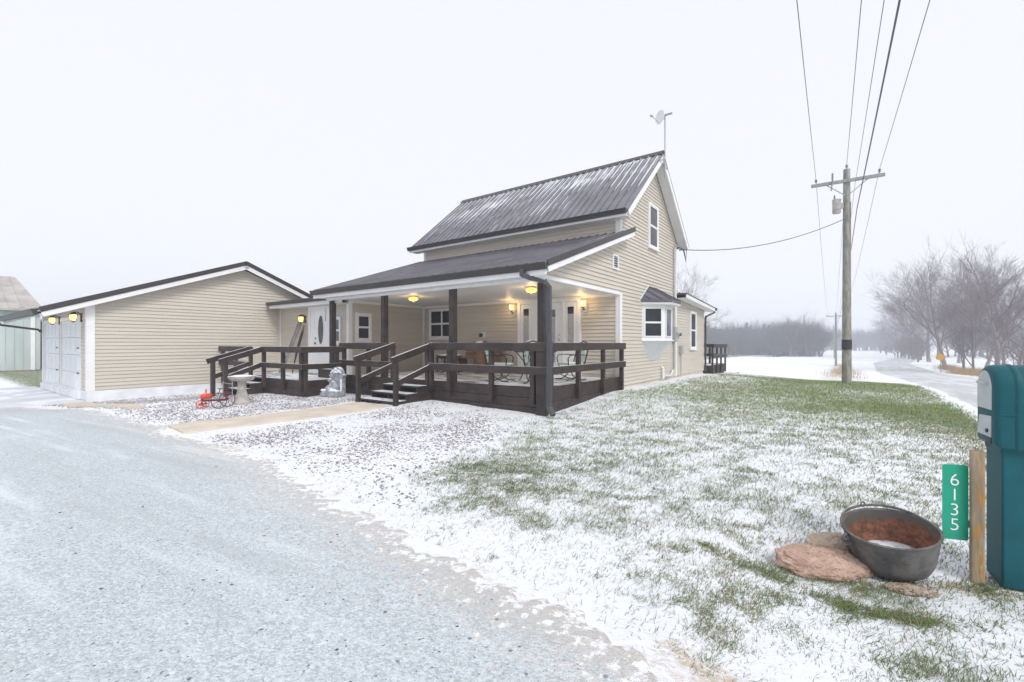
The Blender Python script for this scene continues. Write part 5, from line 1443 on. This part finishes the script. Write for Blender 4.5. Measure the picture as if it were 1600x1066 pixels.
place_tree(2, 0, 0, 9.2, 'bare tree showing its twigs behind the gable corner of the house', 1.1, 'trees behind the house', X=14.9, Y=40.5)

# underbrush along the roadside row and the far woods, read as masses
def mass_obj(name, label, spots, mat, seeds, hr, mesh_kind='bare'):
    vs, fs, off = [], [], 0
    vars_ = []
    for s in seeds:
        if mesh_kind == 'bare':
            tr, br = grow(s, H=1.0*10, spread=1.0, depth=2, nmain=9, fork=.12, trunk_r=.02); tr.add(br.v, br.f); mb = tr
        else:
            mb = MB(); Rr = random.Random(s)
            for k in range(260):
                z = Rr.uniform(.6, 10); rr = 2.0*(1-z/10.4)**.8; a = Rr.uniform(0, 2*PI); q = rr*Rr.uniform(.5, 1)
                c = Vector((q*math.cos(a), q*math.sin(a), z)); w = Rr.uniform(.25, .6)
                t1 = Vector((math.cos(a), math.sin(a), -.5))*w; t2 = Vector((-math.sin(a), math.cos(a), Rr.uniform(-.3, .3)))*w*.8
                mb.add([c-t1-t2*.6, c+t1, c-t1+t2*.6+Vector((0, 0, .25))], [(0, 1, 2)])
            mb.tube([(0, 0, -.3), (0, 0, 9)], [.2, .04], 5)
        tri = []
        for f in mb.f:
            for i in range(1, len(f)-1): tri.append((f[0], f[i], f[i+1]))
        vars_.append((np.array(mb.v), np.array(tri)))
    r = np.random.default_rng(77)
    for X, Y, h in spots:
        V0, F0 = vars_[r.integers(len(vars_))]
        a = r.uniform(0, 2*PI); c_, s_ = math.cos(a), math.sin(a); s = h/10*r.uniform(.85, 1.12); w = s*r.uniform(.9, 1.3)
        P = np.stack([(V0[:, 0]*c_-V0[:, 1]*s_)*w+X, (V0[:, 0]*s_+V0[:, 1]*c_)*w+Y, V0[:, 2]*s+tz(X, Y)], -1)
        vs.append(P); fs.append(F0+off); off += len(P)
    co = np.concatenate(vs); fi = np.concatenate(fs)
    me = bpy.data.meshes.new(name); me.vertices.add(len(co)); me.vertices.foreach_set('co', co.ravel().astype(np.float32))
    me.loops.add(fi.size); me.loops.foreach_set('vertex_index', fi.ravel().astype(np.int32)); me.polygons.add(len(fi)); me.polygons.foreach_set('loop_start', (np.arange(len(fi))*3).astype(np.int32)); me.update(calc_edges=True)
    me.materials.append(M[mat]); o = bpy.data.objects.new(name, me); COL.objects.link(o); tag(o, label, 'woods', None, 'stuff'); return o
rr = np.random.default_rng(4)
def at_px(px, d): 
    dx = (px-800)/711.; return dx*d, d
spots = []
for i in range(90):
    ly = rr.uniform(16, 72); lxx = rr.uniform(16.5, 34)+np.interp(ly, [40, 90], [0, 4]); X, Y = L2W(lxx, ly); spots.append((X, Y, rr.uniform(3.0, 6.5)))
for i in range(46):
    X, Y = on_px_x(rr.uniform(1366, 1440), rr.uniform(15.5, 21)); spots.append((X, Y, rr.uniform(3.5, 7.5)))
mass_obj('underbrush', 'tangled bare underbrush filling the roadside row of trees', spots, 'twig', (11, 12, 13), 5)
spots = []
for i in range(120):
    px = rr.uniform(1208, 1284); d = rr.uniform(118, 150); X, Y = at_px(px, d); hh = rr.uniform(7.0, 12.0)*(1-.18*abs((px-1245)/45)**2); spots.append((X, Y, hh))
mass_obj('near_woods', 'brownish bare woods at the far side of the snowy field', spots, 'far_twig', (31, 32, 33), 10)
spots = []
for i in range(230):
    px = rr.uniform(1060, 1240); d = rr.uniform(160, 195); X, Y = at_px(px, d); spots.append((X, Y, rr.uniform(8.2, 9.8)))
for i in range(40):
    px = rr.uniform(40, 1000); d = 190; X, Y = at_px(px, d); spots.append((X, Y, 11))
mass_obj('far_woods', 'bluish distant evergreen woods behind the field', spots, 'conifer', (41, 42, 43), 10, 'conifer')
spots = []
for i in range(120):
    px = rr.uniform(1070, 1240); d = rr.uniform(150, 165); X, Y = at_px(px, d); spots.append((X, Y, rr.uniform(8.5, 11.5)))
for i in range(110):
    px = rr.uniform(1262, 1420); d = rr.uniform(230, 270); X, Y = at_px(px, d); spots.append((X, Y, rr.uniform(9, 13)))
for i in range(60):
    px = rr.uniform(1480, 1720); d = rr.uniform(110, 150); X, Y = at_px(px, d); spots.append((X, Y, rr.uniform(8, 12)))
mass_obj('hazy_woods', 'pale hazy woods at the end of the road', spots, 'far_twig', (51, 52), 10)

# ================================================================== HAZE, SKY, LIGHT, CAMERA
m = bpy.data.materials.new('haze_air'); m.use_nodes = True; nt = m.node_tree; nt.nodes.clear()
out = nd(nt, 'ShaderNodeOutputMaterial'); pv = nd(nt, 'ShaderNodeVolumePrincipled')
pv.inputs['Color'].default_value = (.86, .915, 1.0, 1); pv.inputs['Density'].default_value = .0024; pv.inputs['Anisotropy'].default_value = .0
lk(nt, pv.outputs[0], out.inputs['Volume'])
hz = MB().box(-305, 305, -20, 400, -4.2, 17).build('haze', m); hz['kind'] = 'stuff'; hz['label'] = 'thin winter haze'; hz['category'] = 'haze'

SUN_EL, SUN_AZ = math.radians(42), math.radians(150)     # azimuth clockwise from +y (forward): over the viewer's right shoulder
w = bpy.data.worlds.new('World'); scn.world = w; w.use_nodes = True; nt = w.node_tree
bg = nt.nodes['Background']
sky = nd(nt, 'ShaderNodeTexSky'); sky.sky_type = 'NISHITA'; sky.sun_disc = False; sky.sun_elevation = SUN_EL; sky.sun_rotation = SUN_AZ
sky.air_density = 1.0; sky.dust_density = 4.0
hs = nd(nt, 'ShaderNodeHueSaturation'); hs.inputs['Saturation'].default_value = .15; lk(nt, sky.outputs[0], hs.inputs['Color'])
c = mix(nt, .90, hs.outputs[0], (8.0, 8.12, 8.7))
lk(nt, c, bg.inputs['Color']); bg.inputs['Strength'].default_value = .10
sl = bpy.data.lights.new('sun', 'SUN'); sl.energy = 1.5; sl.angle = math.radians(18); sl.color = (1, .975, .95)
so = bpy.data.objects.new('sun', sl); COL.objects.link(so)
dv = Vector((math.sin(SUN_AZ)*math.cos(SUN_EL), math.cos(SUN_AZ)*math.cos(SUN_EL), math.sin(SUN_EL)))
so.rotation_euler = (-dv).to_track_quat('-Z', 'Y').to_euler()

cam = bpy.data.cameras.new('camera'); co = bpy.data.objects.new('camera', cam); COL.objects.link(co)
cam.sensor_width = 36; cam.lens = 711/1600*36; cam.shift_y = 3.5/1600; cam.clip_end = 3000; cam.clip_start = .05
co.location = (0, 0, 1.4); co.rotation_euler = (PI/2, 0, 0); scn.camera = co
scn.view_settings.view_transform = 'Standard'; scn.view_settings.look = 'None'; scn.view_settings.exposure = 0.33; scn.view_settings.gamma = 1.0
scn.cycles.volume_bounces = 1; scn.cycles.max_bounces = 8; scn.cycles.volume_max_steps = 64
